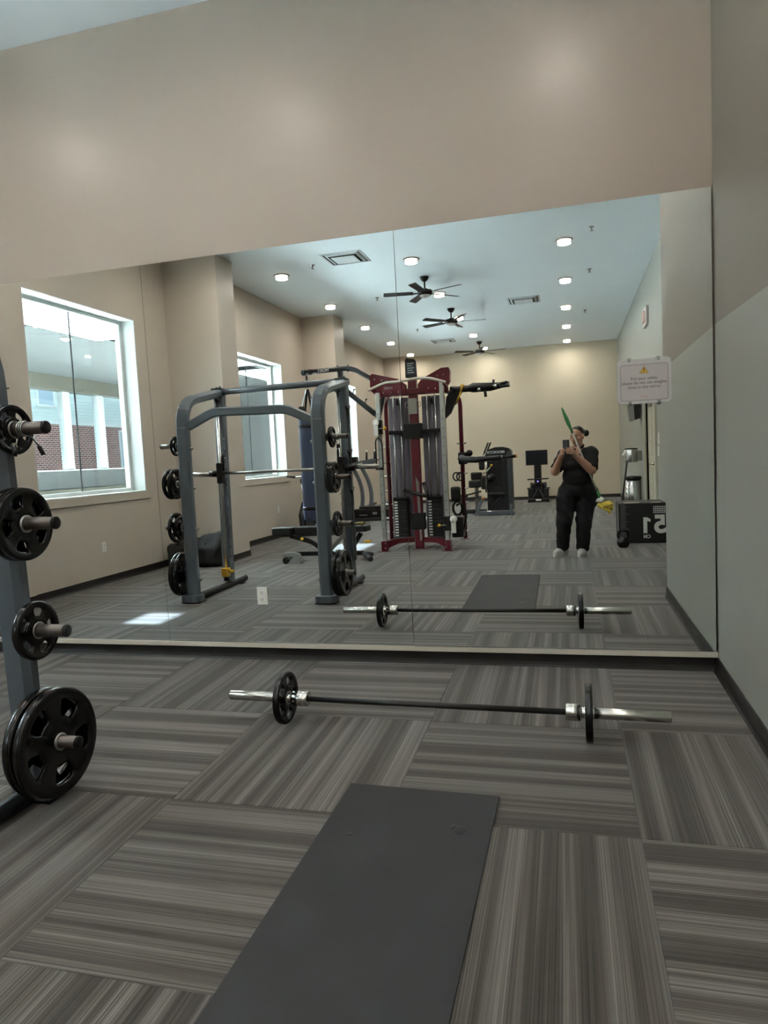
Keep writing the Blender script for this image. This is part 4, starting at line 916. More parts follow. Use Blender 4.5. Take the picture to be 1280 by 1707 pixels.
bench()

def sdf_mesh(fn, lo, hi, h):
    """surface nets on a signed distance field"""
    lo = np.array(lo, float); hi = np.array(hi, float)
    n = np.ceil((hi-lo)/h).astype(int)+1
    ax = [lo[i]+np.arange(n[i])*h for i in range(3)]
    X, Y, Z = np.meshgrid(*ax, indexing='ij')
    D = fn(X, Y, Z)
    s = D < 0
    c = np.zeros((n[0]-1, n[1]-1, n[2]-1), int)
    for dx in (0, 1):
        for dy in (0, 1):
            for dz in (0, 1): c += s[dx:n[0]-1+dx, dy:n[1]-1+dy, dz:n[2]-1+dz]
    act = (c > 0) & (c < 8)
    idx = -np.ones(act.shape, int); cells = np.argwhere(act); idx[act] = np.arange(len(cells))
    P = np.zeros((len(cells), 3)); W = np.zeros(len(cells))
    corners = [(a, b, d) for a in (0, 1) for b in (0, 1) for d in (0, 1)]
    val = {q: D[cells[:,0]+q[0], cells[:,1]+q[1], cells[:,2]+q[2]] for q in corners}
    for a in corners:
        for k in range(3):
            if a[k] == 0:
                b = list(a); b[k] = 1; b = tuple(b)
                va, vb = val[a], val[b]; cr = (va < 0) != (vb < 0)
                t = np.where(cr, va/np.where(va-vb == 0, 1, va-vb), 0)
                p = np.array(a, float)[None, :]+t[:, None]*(np.array(b)-np.array(a))[None, :]
                P[cr] += p[cr]; W[cr] += 1
    P = P/W[:, None]
    V = lo+(cells+P)*h
    F = []
    for k in range(3):
        a, b = [(1, 2), (2, 0), (0, 1)][k]
        sl0 = [slice(None)]*3; sl1 = [slice(None)]*3; sl0[k] = slice(0, -1); sl1[k] = slice(1, None)
        ch = s[tuple(sl0)] != s[tuple(sl1)]; flip = s[tuple(sl0)]
        e = np.argwhere(ch)
        ok = (e[:, a] > 0) & (e[:, b] > 0) & (e[:, a] < n[a]-1) & (e[:, b] < n[b]-1); e = e[ok]
        def g(da, db):
            q = e.copy(); q[:, a] += da; q[:, b] += db; return idx[q[:,0], q[:,1], q[:,2]]
        q = np.stack([g(-1,-1), g(0,-1), g(0,0), g(-1,0)], 1)
        fl_ = ~flip[e[:,0], e[:,1], e[:,2]]; q[fl_] = q[fl_][:, ::-1]
        F.append(q)
    F = np.concatenate(F)
    return V, F
def sdf_obj(name, fn, lo, hi, h, m, parent, smooth_it=2):
    V, F = sdf_mesh(fn, lo, hi, h)
    me = bpy.data.meshes.new(name); me.from_pydata(V.tolist(), [], F.tolist()); me.materials.append(m)
    bm = bmesh.new(); bm.from_mesh(me)
    for _ in range(smooth_it): bmesh.ops.smooth_vert(bm, verts=bm.verts, factor=0.4, use_axis_x=True, use_axis_y=True, use_axis_z=True)
    bmesh.ops.recalc_face_normals(bm, faces=bm.faces); bm.to_mesh(me); bm.free()
    me.polygons.foreach_set('use_smooth', [True]*len(me.polygons)); me.update()
    o = bpy.data.objects.new(name, me); COL.objects.link(o)
    if parent is not None: o.parent = parent; o.matrix_parent_inverse = Matrix.Translation(-Vector(parent.location))
    return o
def capsule(a, b, ra, rb, sy=1.0):
    a = np.array(a, float); b = np.array(b, float); d = b-a; L2 = max(1e-9, float(d@d))
    def f(X, Y, Z):
        px, py, pz = X-a[0], Y-a[1], Z-a[2]
        t = np.clip((px*d[0]+py*d[1]+pz*d[2])/L2, 0, 1)
        return np.sqrt((px-t*d[0])**2+((py-t*d[1])/sy)**2+(pz-t*d[2])**2)-(ra+(rb-ra)*t)
    return f
def ellip(c, r):
    def f(X, Y, Z):
        k = np.sqrt(((X-c[0])/r[0])**2+((Y-c[1])/r[1])**2+((Z-c[2])/r[2])**2)
        return (k-1)*min(r)
    return f
def rbx(c, d, rr):
    def f(X, Y, Z):
        qx, qy, qz = np.abs(X-c[0])-d[0]/2+rr, np.abs(Y-c[1])-d[1]/2+rr, np.abs(Z-c[2])-d[2]/2+rr
        return np.sqrt(np.maximum(qx, 0)**2+np.maximum(qy, 0)**2+np.maximum(qz, 0)**2)+np.minimum(np.maximum(qx, np.maximum(qy, qz)), 0)-rr
    return f
def union(fs, k=0.02):
    def f(X, Y, Z):
        D = None
        for q in fs:
            d = q(X, Y, Z)
            if D is None: D = d
            elif k > 0:
                hh = np.clip(0.5+0.5*(D-d)/k, 0, 1); D = D+(d-D)*hh-k*hh*(1-hh)
            else: D = np.minimum(D, d)
        return D
    return f

def duffel():
    c = (-4.83, 0.02)
    r = thing('duffel_bag', 'black duffel bag slumped on the floor against the pier', 'bag', (c[0], c[1], 0))
    nm = mat('black nylon', (18, 18, 21), 0.6, bump=0.4, bscale=40)
    def f(X, Y, Z):
        d = union([rbx((c[0]-0.02, c[1], 0.165), (0.78, 0.36, 0.33), 0.09), rbx((c[0]+0.22, c[1]-0.02, 0.22), (0.34, 0.30, 0.40), 0.08), capsule((c[0]+0.25, c[1], 0.38), (c[0]+0.42, c[1]+0.03, 0.47), 0.06, 0.03)], 0.05)(X, Y, Z)
        return d+0.012*np.sin(X*23)*np.sin(Z*19+Y*13)+0.008*np.sin(Y*31+X*17)
    sdf_obj('bag_body', f, (c[0]-0.5, c[1]-0.3, 0.0), (c[0]+0.55, c[1]+0.3, 0.6), 0.02, nm, r)
    for dx in (-0.13, 0.06): MB().tube(bend([(c[0]+dx-0.12, c[1]+0.15, 0.30), (c[0]+dx-0.08, c[1]+0.10, 0.38), (c[0]+dx+0.08, c[1]+0.08, 0.385), (c[0]+dx+0.12, c[1]+0.15, 0.30)], 0.06), 0.012, 8).build('strap', nm, r)
    MB().tube(bend([(c[0]-0.30, c[1]+0.02, 0.33), (c[0], c[1]+0.03, 0.345), (c[0]+0.2, c[1], 0.41)], 0.1), 0.006, 6).build('zip', GREYD, r)
duffel()

def spin_bike():
    x, y = -4.62, -3.75
    r = thing('exercise_bike', 'black exercise bike with pale handlebar post behind the punching bag', 'exercise bike', (x, y, 0))
    MB().sq(bend([(x-0.08, y+0.30, 0.16), (x, y+0.1, 0.5), (x+0.04, y-0.35, 0.42)], 0.1), 0.06, 0.10, (1,0,0), 0.012).build('main_frame', BLACK, r)
    MB().cyl((x-0.02, y+0.22, 0.40), (x-0.14, y+0.16, 1.02), 0.022, 12).build('handlebar_post', STEEL, r)
    MB().tube(bend([(x-0.36, y+0.30, 1.09), (x-0.22, y+0.24, 1.07), (x-0.14, y+0.14, 1.06), (x-0.03, y+0.24, 1.09), (x+0.08, y+0.32, 1.12)], 0.08), 0.018, 10).build('handlebar', PLAST, r)
    MB().rbox((x-0.30, y+0.14, 1.045), (x+0.02, y+0.24, 1.085), 0.012).build('console', STEEL, r)
    MB().lathe([(0.0, -0.03), (0.20, -0.03), (0.235, -0.015), (0.235, 0.015), (0.20, 0.03), (0, 0.03)], 30, axisM((x+0.02, y+0.42, 0.30), (1,0,0))).build('flywheel', GREYD, r)
    MB().prism([(y+0.55, 0.10), (y+0.60, 0.40), (y+0.42, 0.62), (y+0.18, 0.58), (y-0.05, 0.30), (y+0.1, 0.10)], x-0.045, x+0.075, Matrix(((0,0,1,0),(1,0,0,0),(0,1,0,0),(0,0,0,1)))).build('flywheel_guard', BLACK, r)
    MB().cyl((x+0.02, y-0.25, 0.45), (x+0.02, y-0.32, 0.92), 0.022, 12).build('seat_post', STEEL, r)
    MB().prism([(x-0.02, y-0.12), (x+0.06, y-0.12), (x+0.13, y-0.36), (x+0.10, y-0.42), (x-0.06, y-0.42), (x-0.09, y-0.36)], 0.92, 0.98).build('saddle', PAD, r)
    for dy in (0.42, -0.45):
        MB().tube([(x-0.26, y+dy, 0.035), (x+0.26, y+dy, 0.035)], 0.035, 12).build('base_bar', BLACK, r)
        MB().sq([(x, y+dy, 0.05), (x, y+dy*0.7, 0.30)], 0.05, 0.06, (1,0,0), 0.01).build('base_strut', BLACK, r)
    for s in (-1, 1):
        cr = MB().cyl((x+s*0.09, y+0.02, 0.33), (x+s*0.10, y+0.02+s*0.15, 0.33-s*0.08), 0.014, 8).build('crank', STEEL, r)
        sub('pedal', MB().rbox((x+s*0.10-0.05, y+0.02+s*0.15-0.045, 0.31-s*0.08), (x+s*0.10+0.05, y+0.02+s*0.15+0.045, 0.335-s*0.08), 0.008), PLAST, cr)
spin_bike()

def stretch_machine():
    x, y = -4.25, -6.2
    r = thing('elliptical_machine', 'grey machine with tilted console and two curved uprights by the third window', 'exercise machine', (x, y, 0))
    XZ = Matrix(((1,0,0,0),(0,0,-1,0),(0,1,0,0),(0,0,0,1)))
    for dx, n in ((-0.18, 0), (0.02, 1)):
        pts = bend([(x+dx-0.14, y, 1.16), (x+dx+0.01, y, 0.85), (x+dx+0.06, y, 0.55), (x+dx+0.02, y, 0.24)], 0.25, 6)
        MB().sq(pts, 0.06, 0.085, (0,1,0), 0.02).build('curved_upright', GREY, r)
    cn = MB().prism([(x-0.38, 1.15), (x-0.33, 1.27), (x+0.16, 1.345), (x+0.22, 1.31), (x+0.18, 1.25), (x-0.06, 1.17), (x-0.3, 1.13)], -(y+0.09), -(y-0.12), XZ).build('console', GREY, r)
    place_text('TRUE', 0.10, WHITE, cn, (x-0.18, y+0.0915, 1.205), (-1,0,-0.22), (-0.22,0,1), bold=0.002)
    sub('head_pad', MB().rbox((x-0.39, y-0.10, 1.26), (x-0.21, y+0.08, 1.40), 0.03), PAD, cn)
    for dx in (0.0, 0.18):
        h = MB().cyl((x+dx, y, 1.32), (x+dx+0.01, y, 1.50), 0.022, 12).build('upright_grip', PAD, r)
        sub('grip_cap', MB().cyl((x+dx+0.008, y, 1.49), (x+dx+0.012, y, 1.535), 0.028, 12), PLASTW, h)
    MB().cyl((x+0.18, y, 1.31), (x+0.33, y, 1.315), 0.014, 10).build('side_handle', RED, r)
    MB().rbox((x-0.30, y-0.30, 0.05), (x+0.55, y+0.16, 0.26), 0.03).build('base_housing', PLAST, r)
    MB().rbox((x-0.20, y-0.25, 0.255), (x+0.40, y+0.10, 0.32), 0.02).build('step_deck', GREYD, r)
    MB().rbox((x-0.34, y-0.35, 0.0), (x+0.60, y+0.20, 0.07), 0.015).build('base_frame', GREYD, r)
    MB().box((x-0.18, y+0.1605, 0.12), (x+0.0, y+0.163, 0.14)).box((x+0.12, y+0.1605, 0.14), (x+0.22, y+0.163, 0.19)).build('decal', LGREY, r)
    for dx in (-0.05, 0.22): MB().sq([(x+dx, y+0.12, 0.28), (x+dx+0.1, y-0.3, 0.36)], 0.10, 0.03, (1,0,0), 0.006).build('foot_pedal', PLAST, r)
stretch_machine()

def leg_machine():
    y = -6.7
    r = thing('leg_curl_machine', 'dark grey seated leg machine with tall weight tower by the back wall', 'weight machine', (-1.55, y, 0))
    # tower
    poly = [(-1.72, 0.10), (-1.185, 0.10), (-1.185, 1.36), (-1.24, 1.42), (-1.36, 1.455), (-1.52, 1.455), (-1.64, 1.42), (-1.72, 1.36)]
    XZ = Matrix(((1,0,0,0),(0,0,-1,0),(0,1,0,0),(0,0,0,1)))
    tw = MB().prism(poly, -(y+0.03), -(y-0.42), XZ).build('weight_tower', BLACK, r)
    sub('name_strip', MB().box((-1.70, y+0.031, 1.325), (-1.32, y+0.034, 1.375)), LGREY, tw)
    sub('name_print', MB().box((-1.66, y+0.0345, 1.342), (-1.54, y+0.0355, 1.357)).box((-1.50, y+0.0345, 1.338), (-1.47, y+0.0355, 1.362)).box((-1.44, y+0.0345, 1.338), (-1.41, y+0.0355, 1.362)), PLAST, tw)
    sub('tower_window', MB().rbox((-1.60, y+0.028, 0.62), (-1.40, y+0.036, 1.18), 0.004), mat('smoked window', (40, 41, 43), 0.12), tw)
    sub('side_column', MB().rbox((-1.27, y-0.05, 0.10), (-1.175, y+0.05, 1.36), 0.02), GREYD, tw)
    MB().sq([(-1.92, y+0.05, 0.05), (-1.20, y+0.05, 0.05)], 0.06, 0.09, (0,1,0), 0.01).build('base_beam', GREY, r)
    MB().sq([(-1.98, y+0.07, 0.01), (-1.83, y+0.07, 0.34)], 0.06, 0.06, (0,1,0), 0.01).build('slanted_leg', GREY, r)
    MB().sq([(-1.20, y-0.25, 0.04), (-1.20, y+0.10, 0.04)], 0.08, 0.07, (1,0,0), 0.01).build('rear_foot', GREY, r)
    MB().sq([(-1.22, y+0.06, 0.03), (-1.22, y+0.06, 0.24)], 0.07, 0.06, (0,1,0), 0.01).build('rear_post', GREY, r)
    MB().sq([(-2.35, y-0.5, 0.05), (-1.80, y-0.5, 0.05)], 0.06, 0.09, (0,1,0), 0.01).build('seat_beam', GREYD, r)
    MB().sq([(-1.98, y-0.25, 0.08), (-1.98, y-0.25, 0.62)], 0.08, 0.08, (0,1,0), 0.01).build('seat_column', STEEL, r)
    MB().rbox((-2.12, y-0.35, 0.60), (-1.86, y+0.02, 0.76), 0.03).build('seat_pad', PAD, r)
    MB().rbox((-2.10, y-0.37, 0.765), (-1.86, y-0.22, 0.93), 0.03).build('seat_back_pad', PAD, r)
    MB().rbox((-1.84, y-0.10, 0.56), (-1.72, y+0.10, 0.86), 0.04).build('thigh_pad', PAD, r)
    MB().rbox((-1.69, y+0.06, 0.42), (-1.32, y+0.22, 0.50), 0.03).build('foot_rest_pad', PAD, r)
    MB().tube(bend([(-1.66, y+0.1, 0.16), (-1.55, y+0.12, 0.28), (-1.38, y+0.12, 0.42)], 0.1), 0.012, 8).build('curved_rod', GREYD, r)
    for dx in (0, 0.05): MB().tube([(-1.86+dx, y, 1.10), (-1.66+dx, y+0.02, 1.56)], 0.013, 10).build('lever_arm', CHROME, r)
    for dx in (0, 0.05): MB().tube([(-1.76+dx, y+0.01, 1.33), (-1.66+dx, y+0.025, 1.56)], 0.018, 10).build('lever_grip', PAD, r)
    MB().rbox((-1.90, y-0.05, 1.19), (-1.74, y+0.05, 1.29), 0.01).build('lever_block', STEEL, r)
    MB().rbox((-1.88, y-0.08, 0.98), (-1.76, y+0.06, 1.19), 0.03).build('roller_pad', PAD, r)
    MB().tube(bend([(-1.70, y+0.06, 1.25), (-1.71, y+0.08, 0.95), (-1.74, y+0.08, 0.50)], 0.05), 0.020, 12).build('steel_frame', CHROME, r)
    MB().tube(bend([(-1.80, y+0.1, 0.90), (-1.70, y+0.12, 0.95), (-1.62, y+0.12, 1.04)], 0.05), 0.014, 10).build('pivot_arm', STEEL, r)
    MB().lathe([(0, 0), (0.085, 0), (0.085, 0.04), (0, 0.04)], 22, axisM((-1.62, y+0.08, 0.82), (0,1,0))).build('cam_disc', PLAST, r)
    MB().sphere((-1.595, y+0.14, 1.07), 0.03, 12).build('yellow_knob', YEL, r)
    MB().lathe([(0, 0), (0.03, 0), (0.03, 0.03), (0, 0.03)], 14, axisM((-1.80, y+0.10, 0.37), (0,1,0))).build('amber_knob', ORANGE, r)
    MB().tube([(-2.28, y-0.2, 0.42), (-1.86, y, 0.52)], 0.022, 10).tube([(-2.28, y-0.2, 0.36), (-1.86, y, 0.40)], 0.022, 10).build('linkage', GREYD, r)
    MB().cyl((-2.34, y-0.25, 0.40), (-2.20, y-0.18, 0.42), 0.05, 12).build('ankle_roller', PAD, r)
leg_machine()

def rower():
    x, y = -0.80, -10.55
    r = thing('rowing_machine', 'black rowing machine with wide blank screen against the back wall', 'rowing machine', (x, y, 0))
    sc = MB().rbox((x-0.30, y+0.28, 0.97), (x+0.26, y+0.33, 1.36), 0.010).build('monitor', PLAST, r)
    sub('screen', MB().box((x-0.28, y+0.3302, 0.99), (x+0.24, y+0.3315, 1.34)), mat('blank screen', (30, 33, 38), 0.12, spec=0.6), sc)
    MB().rbox((x-0.10, y+0.15, 0.42), (x+0.09, y+0.26, 1.0), 0.05).build('monitor_mast', PLAST, r)
    MB().cyl((x-0.27, y+0.30, 0.60), (x+0.27, y+0.30, 0.61), 0.018, 10).build('pull_handle', PLAST, r)
    MB().rbox((x-0.15, y-0.25, 0.08), (x+0.15, y+0.22, 0.50), 0.05).build('drum_housing', PLAST, r)
    for s in (-1, 1):
        MB().lathe([(0, -0.03), (0.10, -0.03), (0.12, 0), (0.10, 0.03), (0, 0.03)], 20, axisM((x+s*0.18, y+0.10, 0.40), (1,0,0))).build('side_wheel', GREYD, r)
        MB().rbox((x+s*0.20-0.065, y+0.14, 0.12), (x+s*0.20+0.065, y+0.36, 0.36), 0.02).build('foot_board', PAD, r)
        MB().sq([(x+s*0.02, y+0.34, 0.34), (x+s*0.15, y+0.38, 0.10)], 0.035, 0.03, (0,1,0), 0.006).build('foot_strap', GREYD, r)
        MB().cyl((x+s*0.17, y+0.2, 0.36), (x+s*0.29, y+0.2, 0.36), 0.02, 10).build('side_peg', PLAST, r)
        MB().cyl((x+s*0.22, y+0.36, 0.03), (x+s*0.27, y+0.36, 0.03), 0.03, 12).build('transport_wheel', PLAST, r)
    MB().rbox((x-0.27, y+0.30, 0.02), (x+0.27, y+0.40, 0.10), 0.02).build('front_crossbar', PLAST, r)
    MB().box((x-0.07, y+0.4005, 0.04), (x+0.07, y+0.403, 0.085)).build('white_label', WHITE, r)
    MB().lathe([(0, 0), (0.02, 0), (0, 0.006)], 12, axisM((x-0.01, y+0.262, 0.54), (0,1,0))).build('status_light', mat('violet status light', (120, 100, 220), 0.4, emit=(0.3, 0.2, 1.0, 1.5)), r)
    MB().rbox((x-0.05, y-0.55, 0.10), (x+0.05, y-0.2, 0.16), 0.01).build('rail', STEEL, r)
rower()

# ---------------------------------------------------------------- along the recessed right wall
def plyo_box():
    x0, x1, y0, y1, h = 0.64, 1.25, -2.22, -1.60, 0.545
    r = thing('plyo_box', 'black foam jump box printed 51 cm beside the right wall', 'jump box', ((x0+x1)/2, (y0+y1)/2, 0))
    bx = MB().rbox((x0, y0, 0.0), (x1, y1, h), 0.018).build('foam_block', mat('black foam vinyl', (17, 17, 18), 0.5, bump=0.3, bscale=300), r)
    yy = y1+0.0012
    place_text('5', 0.33, WHITE, bx, (1.165, yy, 0.245), (-1,0,0), (0,0,1), bold=0.012)
    sub('lettering', MB().prism([(0.955, 0.135), (1.005, 0.135), (1.005, 0.300), (1.048, 0.288), (1.048, 0.325), (1.000, 0.352), (0.955, 0.352)], -yy-0.0006, -yy+0.0006, Matrix(((1,0,0,0),(0,0,-1,0),(0,1,0,0),(0,0,0,1)))), WHITE, bx)
    place_text('CM', 0.062, WHITE, bx, (1.0, yy, 0.088), (-1,0,0), (0,0,1), bold=0.002)
    tk = MB()
    for k in range(18):
        z = 0.09+k*0.0255; L = 0.10 if k % 4 == 0 else 0.07
        tk.box((x0+0.025, yy-0.0008, z), (x0+0.025+L, yy+0.0004, z+0.0035))
    sub('ruler_ticks', tk, LGREY, bx)
    sub('measure_panel', MB().box((x0+0.022, yy-0.0012, 0.08), (x0+0.085, yy-0.0002, 0.54)), mat('charcoal print', (52, 52, 53), 0.5), bx)
    lb = sub('white_label', MB().box((1.085, yy-0.0008, 0.405), (1.235, yy+0.0002, 0.500)), mat('label print', (190, 190, 190), 0.5), bx)
    pm = MB()
    for i in range(6):
        for j in range(3): pm.box((1.093+i*0.0235, yy, 0.415+j*0.028), (1.108+i*0.0235, yy+0.0006, 0.433+j*0.028))
    sub('label_print', pm, PLAST, bx)
    sub('top_label', MB().box((0.72, -1.78, h), (0.92, -1.70, h+0.001)).box((1.06, -1.74, h), (1.19, -1.67, h+0.001)), mat('cream label', (214, 206, 176), 0.5), bx)
    sub('side_stripe', MB().box((x0-0.001, -1.78, 0.12), (x0, -1.70, 0.50)), LGREY, bx)
plyo_box()
def kettlebell():
    x, y = 0.665, -1.20
    r = thing('kettlebell', 'black kettlebell standing in front of the jump box', 'kettlebell', (x, y, 0))
    MB().lathe([(0, 0), (0.045, 0), (0.066, 0.018), (0.080, 0.055), (0.078, 0.09), (0.058, 0.125), (0.03, 0.14), (0, 0.143)], 28, Matrix.Translation((x, y, 0))).build('bell', RUB, r)
    MB().tube(bend([(x-0.052, y, 0.105), (x-0.068, y, 0.17), (x-0.045, y, 0.225), (x+0.045, y, 0.225), (x+0.068, y, 0.17), (x+0.052, y, 0.105)], 0.05, 6), 0.0155, 14).build('handle', RUB, r)
kettlebell()
def trash_can():
    x, y = 1.150, -5.45
    T = Matrix.Translation((x, y, 0))
    r = thing('trash_can', 'tall round stainless steel trash can with black rim by the door', 'trash can', (x, y, 0))
    MB().lathe([(0, 0.0), (0.15, 0.0), (0.15, 0.04), (0.146, 0.045)], 32, T).build('base_ring', PLAST, r)
    MB().lathe([(0.145, 0.03), (0.145, 0.715)], 32, T).build('steel_body', STAIN, r)
    MB().lathe([(0.149, 0.70), (0.153, 0.72), (0.149, 0.755), (0.125, 0.77), (0.09, 0.755), (0.09, 0.70), (0, 0.70)], 32, T).build('open_lid', PLAST, r)
trash_can()
def wipes_stand():
    x, y = 1.125, -5.40
    T = Matrix.Translation((x, y, 0))
    r = thing('wipes_dispenser', 'stainless steel wipes drum on a slanting black leg above the trash can', 'dispenser', (x, y, 0))
    MB().lathe([(0, 1.03), (0.114, 1.03), (0.118, 1.04), (0.118, 1.265), (0.112, 1.27), (0, 1.272)], 30, T).build('steel_drum', STAIN, r)
    MB().lathe([(0.114, 1.268), (0.121, 1.270), (0.114, 1.29), (0, 1.295)], 30, T).build('lid', PLAST, r)
    MB().rbox((x+0.10, y-0.06, 1.05), (XR2-0.001, y+0.06, 1.24), 0.01).build('wall_bracket', STEEL, r)
    MB().tube([(0.895, -5.22, 0.0), (1.045, -5.36, 1.04)], 0.017, 12).build('stand_leg', PLAST, r)
    MB().add([(x-0.11, y+0.05, 1.26), (x-0.17, y+0.06, 1.17), (x-0.14, y+0.09, 1.16), (x-0.09, y+0.09, 1.25), (x-0.11, y+0.05, 1.265), (x-0.17, y+0.06, 1.175), (x-0.14, y+0.09, 1.165), (x-0.09, y+0.09, 1.255)], [(0,1,2,3), (7,6,5,4), (0,4,5,1), (1,5,6,2), (2,6,7,3), (3,7,4,0)]).build('paper_wipe', PLASTW, r)
wipes_stand()
def speaker():
    r = thing('wall_speaker', 'black wedge shaped box mounted on the right wall behind the sign', 'speaker', (1.2, -5.4, 1.9))
    XZ = Matrix(((1,0,0,0),(0,0,-1,0),(0,1,0,0),(0,0,0,1)))
    MB().prism([(1.29, 2.13), (1.175, 2.09), (1.19, 1.80), (1.28, 1.83)], 5.22, 5.55, XZ).build('cabinet', PLAST, r)
    MB().prism([(1.175, 2.095), (1.07, 2.06), (1.105, 1.78), (1.19, 1.795)], 5.26, 5.52, XZ).build('grille', mat('speaker grille', (128, 128, 124), 0.5), r)
    MB().rbox((1.275, -5.42, 1.92), (XR2-0.001, -5.34, 2.02), 0.006).build('bracket', STEEL, r)
speaker()
def switch_plate(y, z0, z1, lab):
    r = thing('light_switch', lab, 'switch', (XR2, y, z0), 'wall switches beside the door')
    MB().rbox((XR2-0.010, y-0.09, z0), (XR2-0.001, y+0.05, z1), 0.004).build('cover_plate', PLASTW, r)
    MB().rbox((XR2-0.016, y-0.05, z0+0.04), (XR2-0.009, y+0.01, z1-0.04), 0.003).build('rocker', PLASTW, r)
switch_plate(-2.72, 1.33, 1.50, 'upper white wall control beside the door frame'); switch_plate(-2.78, 1.15, 1.30, 'lower white light switch beside the door frame')

# ---------------------------------------------------------------- the person taking the picture
def xf(fn, M):
    I = np.array(M.inverted())
    def f(X, Y, Z):
        return fn(I[0,0]*X+I[0,1]*Y+I[0,2]*Z+I[0,3], I[1,0]*X+I[1,1]*Y+I[1,2]*Z+I[1,3], I[2,0]*X+I[2,1]*Y+I[2,2]*Z+I[2,3])
    return f
def person():
    r = thing('person', 'person in black polo shirt and black cargo trousers holding up a phone', 'person', (0.08, -0.45, 0))
    skin = mat('skin', (196, 150, 126), 0.5, vary=0.06, vscale=30); hairm = mat('black hair', (14, 12, 12), 0.4, bump=0.5, bscale=150)
    cloth = mat('black polo cloth', (21, 21, 22), 0.85, bump=0.3, bscale=90); trs = mat('black trouser cloth', (18, 18, 22), 0.8, bump=0.3, bscale=70)
    HM = Matrix.Translation((0.112, -0.335, 1.47)) @ Matrix.Rotation(math.radians(30), 4, 'Z') @ Matrix.Rotation(math.radians(-13), 4, 'X')
    L = lambda f: xf(f, HM)
    S1, S2 = (-0.045, -0.39, 1.255), (0.275, -0.39, 1.26); E1, E2 = (-0.155, -0.29, 1.06), (0.262, -0.25, 1.06)
    K1, K2 = (-0.082, -0.115, 1.235), (0.082, -0.105, 1.245)
    head = [L(ellip((0, -0.012, 0.022), (0.074, 0.094, 0.088))), L(ellip((0, 0.022, -0.035), (0.060, 0.066, 0.072))), L(ellip((0, 0.050, -0.078), (0.034, 0.030, 0.026))),
            L(capsule((0, 0.086, 0.012), (0, 0.104, -0.022), 0.009, 0.013)), L(ellip((0, 0.080, -0.052), (0.022, 0.014, 0.012))),
            L(ellip((-0.073, -0.008, -0.01), (0.012, 0.022, 0.032))), L(ellip((0.073, -0.008, -0.01), (0.012, 0.022, 0.032))),
            L(ellip((-0.038, 0.052, -0.022), (0.028, 0.024, 0.024))), L(ellip((0.038, 0.052, -0.022), (0.028, 0.024, 0.024)))]
    headf = union(head, 0.014)
    core = [capsule((0.125, -0.365, 1.42), (0.115, -0.39, 1.27), 0.050, 0.062), capsule((0.02, -0.40, 1.24), (0.22, -0.40, 1.24), 0.06, 0.06), capsule((0.115, -0.40, 1.22), (0.10, -0.41, 0.86), 0.115, 0.10),
            capsule((-0.01, -0.42, 0.82), (-0.075, -0.45, 0.45), 0.08, 0.055), capsule((-0.075, -0.45, 0.45), (-0.10, -0.58, 0.07), 0.052, 0.036), capsule((0.19, -0.42, 0.82), (0.165, -0.44, 0.45), 0.08, 0.055), capsule((0.165, -0.44, 0.45), (0.145, -0.55, 0.07), 0.052, 0.036),
            capsule(S1, E1, 0.055, 0.046), capsule(E1, K1, 0.050, 0.030), capsule(S2, E2, 0.055, 0.048), capsule(E2, K2, 0.056, 0.032)]
    # hands round the phone
    hands = [capsule(K1, (-0.058, -0.045, 1.285), 0.029, 0.028), capsule((-0.058, -0.045, 1.285), (-0.062, -0.028, 1.315), 0.026, 0.020),
             capsule(K2, (0.050, -0.045, 1.285), 0.031, 0.030), capsule((0.050, -0.045, 1.285), (0.046, -0.030, 1.318), 0.028, 0.022)]
    fing = []
    for k, (z, ln) in enumerate(((1.265, 0.042), (1.285, 0.052), (1.305, 0.055), (1.325, 0.048))):       # right hand, wrapped across the back of the phone
        a = (0.048, -0.020, z-0.006); b = (0.030, 0.000, z); c = (0.030-ln, 0.000, z+0.004)
        fing += [capsule(a, b, 0.0105, 0.0095), capsule(b, c, 0.0095, 0.0078)]
    fing += [capsule((0.046, -0.045, 1.31), (0.020, -0.034, 1.345), 0.011, 0.009)]
    for k, (z, ln) in enumerate(((1.262, 0.018), (1.282, 0.022), (1.302, 0.022), (1.320, 0.018))):
        a = (-0.072, -0.022, z-0.004); b = (-0.062, -0.001, z); c = (-0.062+ln, 0.001, z+0.006)
        fing += [capsule(a, b, 0.0105, 0.0092), capsule(b, c, 0.0092, 0.0078)]
    fing += [capsule((-0.058, -0.045, 1.305), (-0.036, -0.034, 1.338), 0.011, 0.009)]
    bodyf = union([headf]+core, 0.03); handf = union(hands, 0.012); ff = union(fing, 0.0)
    def body(X, Y, Z):
        D = bodyf(X, Y, Z); d = union([handf, ff], 0.008)(X, Y, Z); k = 0.015
        hh = np.clip(0.5+0.5*(D-d)/k, 0, 1); return D+(d-D)*hh-k*hh*(1-hh)
    sdf_obj('body', body, (-0.26, -0.70, 0.03), (0.38, 0.03, 1.62), 0.0062, skin, r, 1)
    # hair drawn back into a bun
    def hair(X, Y, Z):
        I = np.array(HM.inverted()); y = I[1,0]*X+I[1,1]*Y+I[1,2]*Z+I[1,3]; z = I[2,0]*X+I[2,1]*Y+I[2,2]*Z+I[2,3]; x = I[0,0]*X+I[0,1]*Y+I[0,2]*Z+I[0,3]
        sh = L(ellip((0, -0.016, 0.024), (0.081, 0.098, 0.094)))(X, Y, Z)
        cut = (y-0.005)-0.55*(z-0.03)
        nape = -(z+0.055)
        return np.maximum(np.maximum(sh, cut), nape)
    bun = union([L(ellip((0.055, -0.115, 0.005), (0.040, 0.036, 0.042)))], 0)
    sdf_obj('hair', union([hair, bun], 0.012), (-0.05, -0.55, 1.30), (0.32, -0.15, 1.64), 0.006, hairm, r, 1)
    eye = mat('closed eye', (52, 34, 28), 0.5); lip = mat('lips', (150, 84, 78), 0.45)
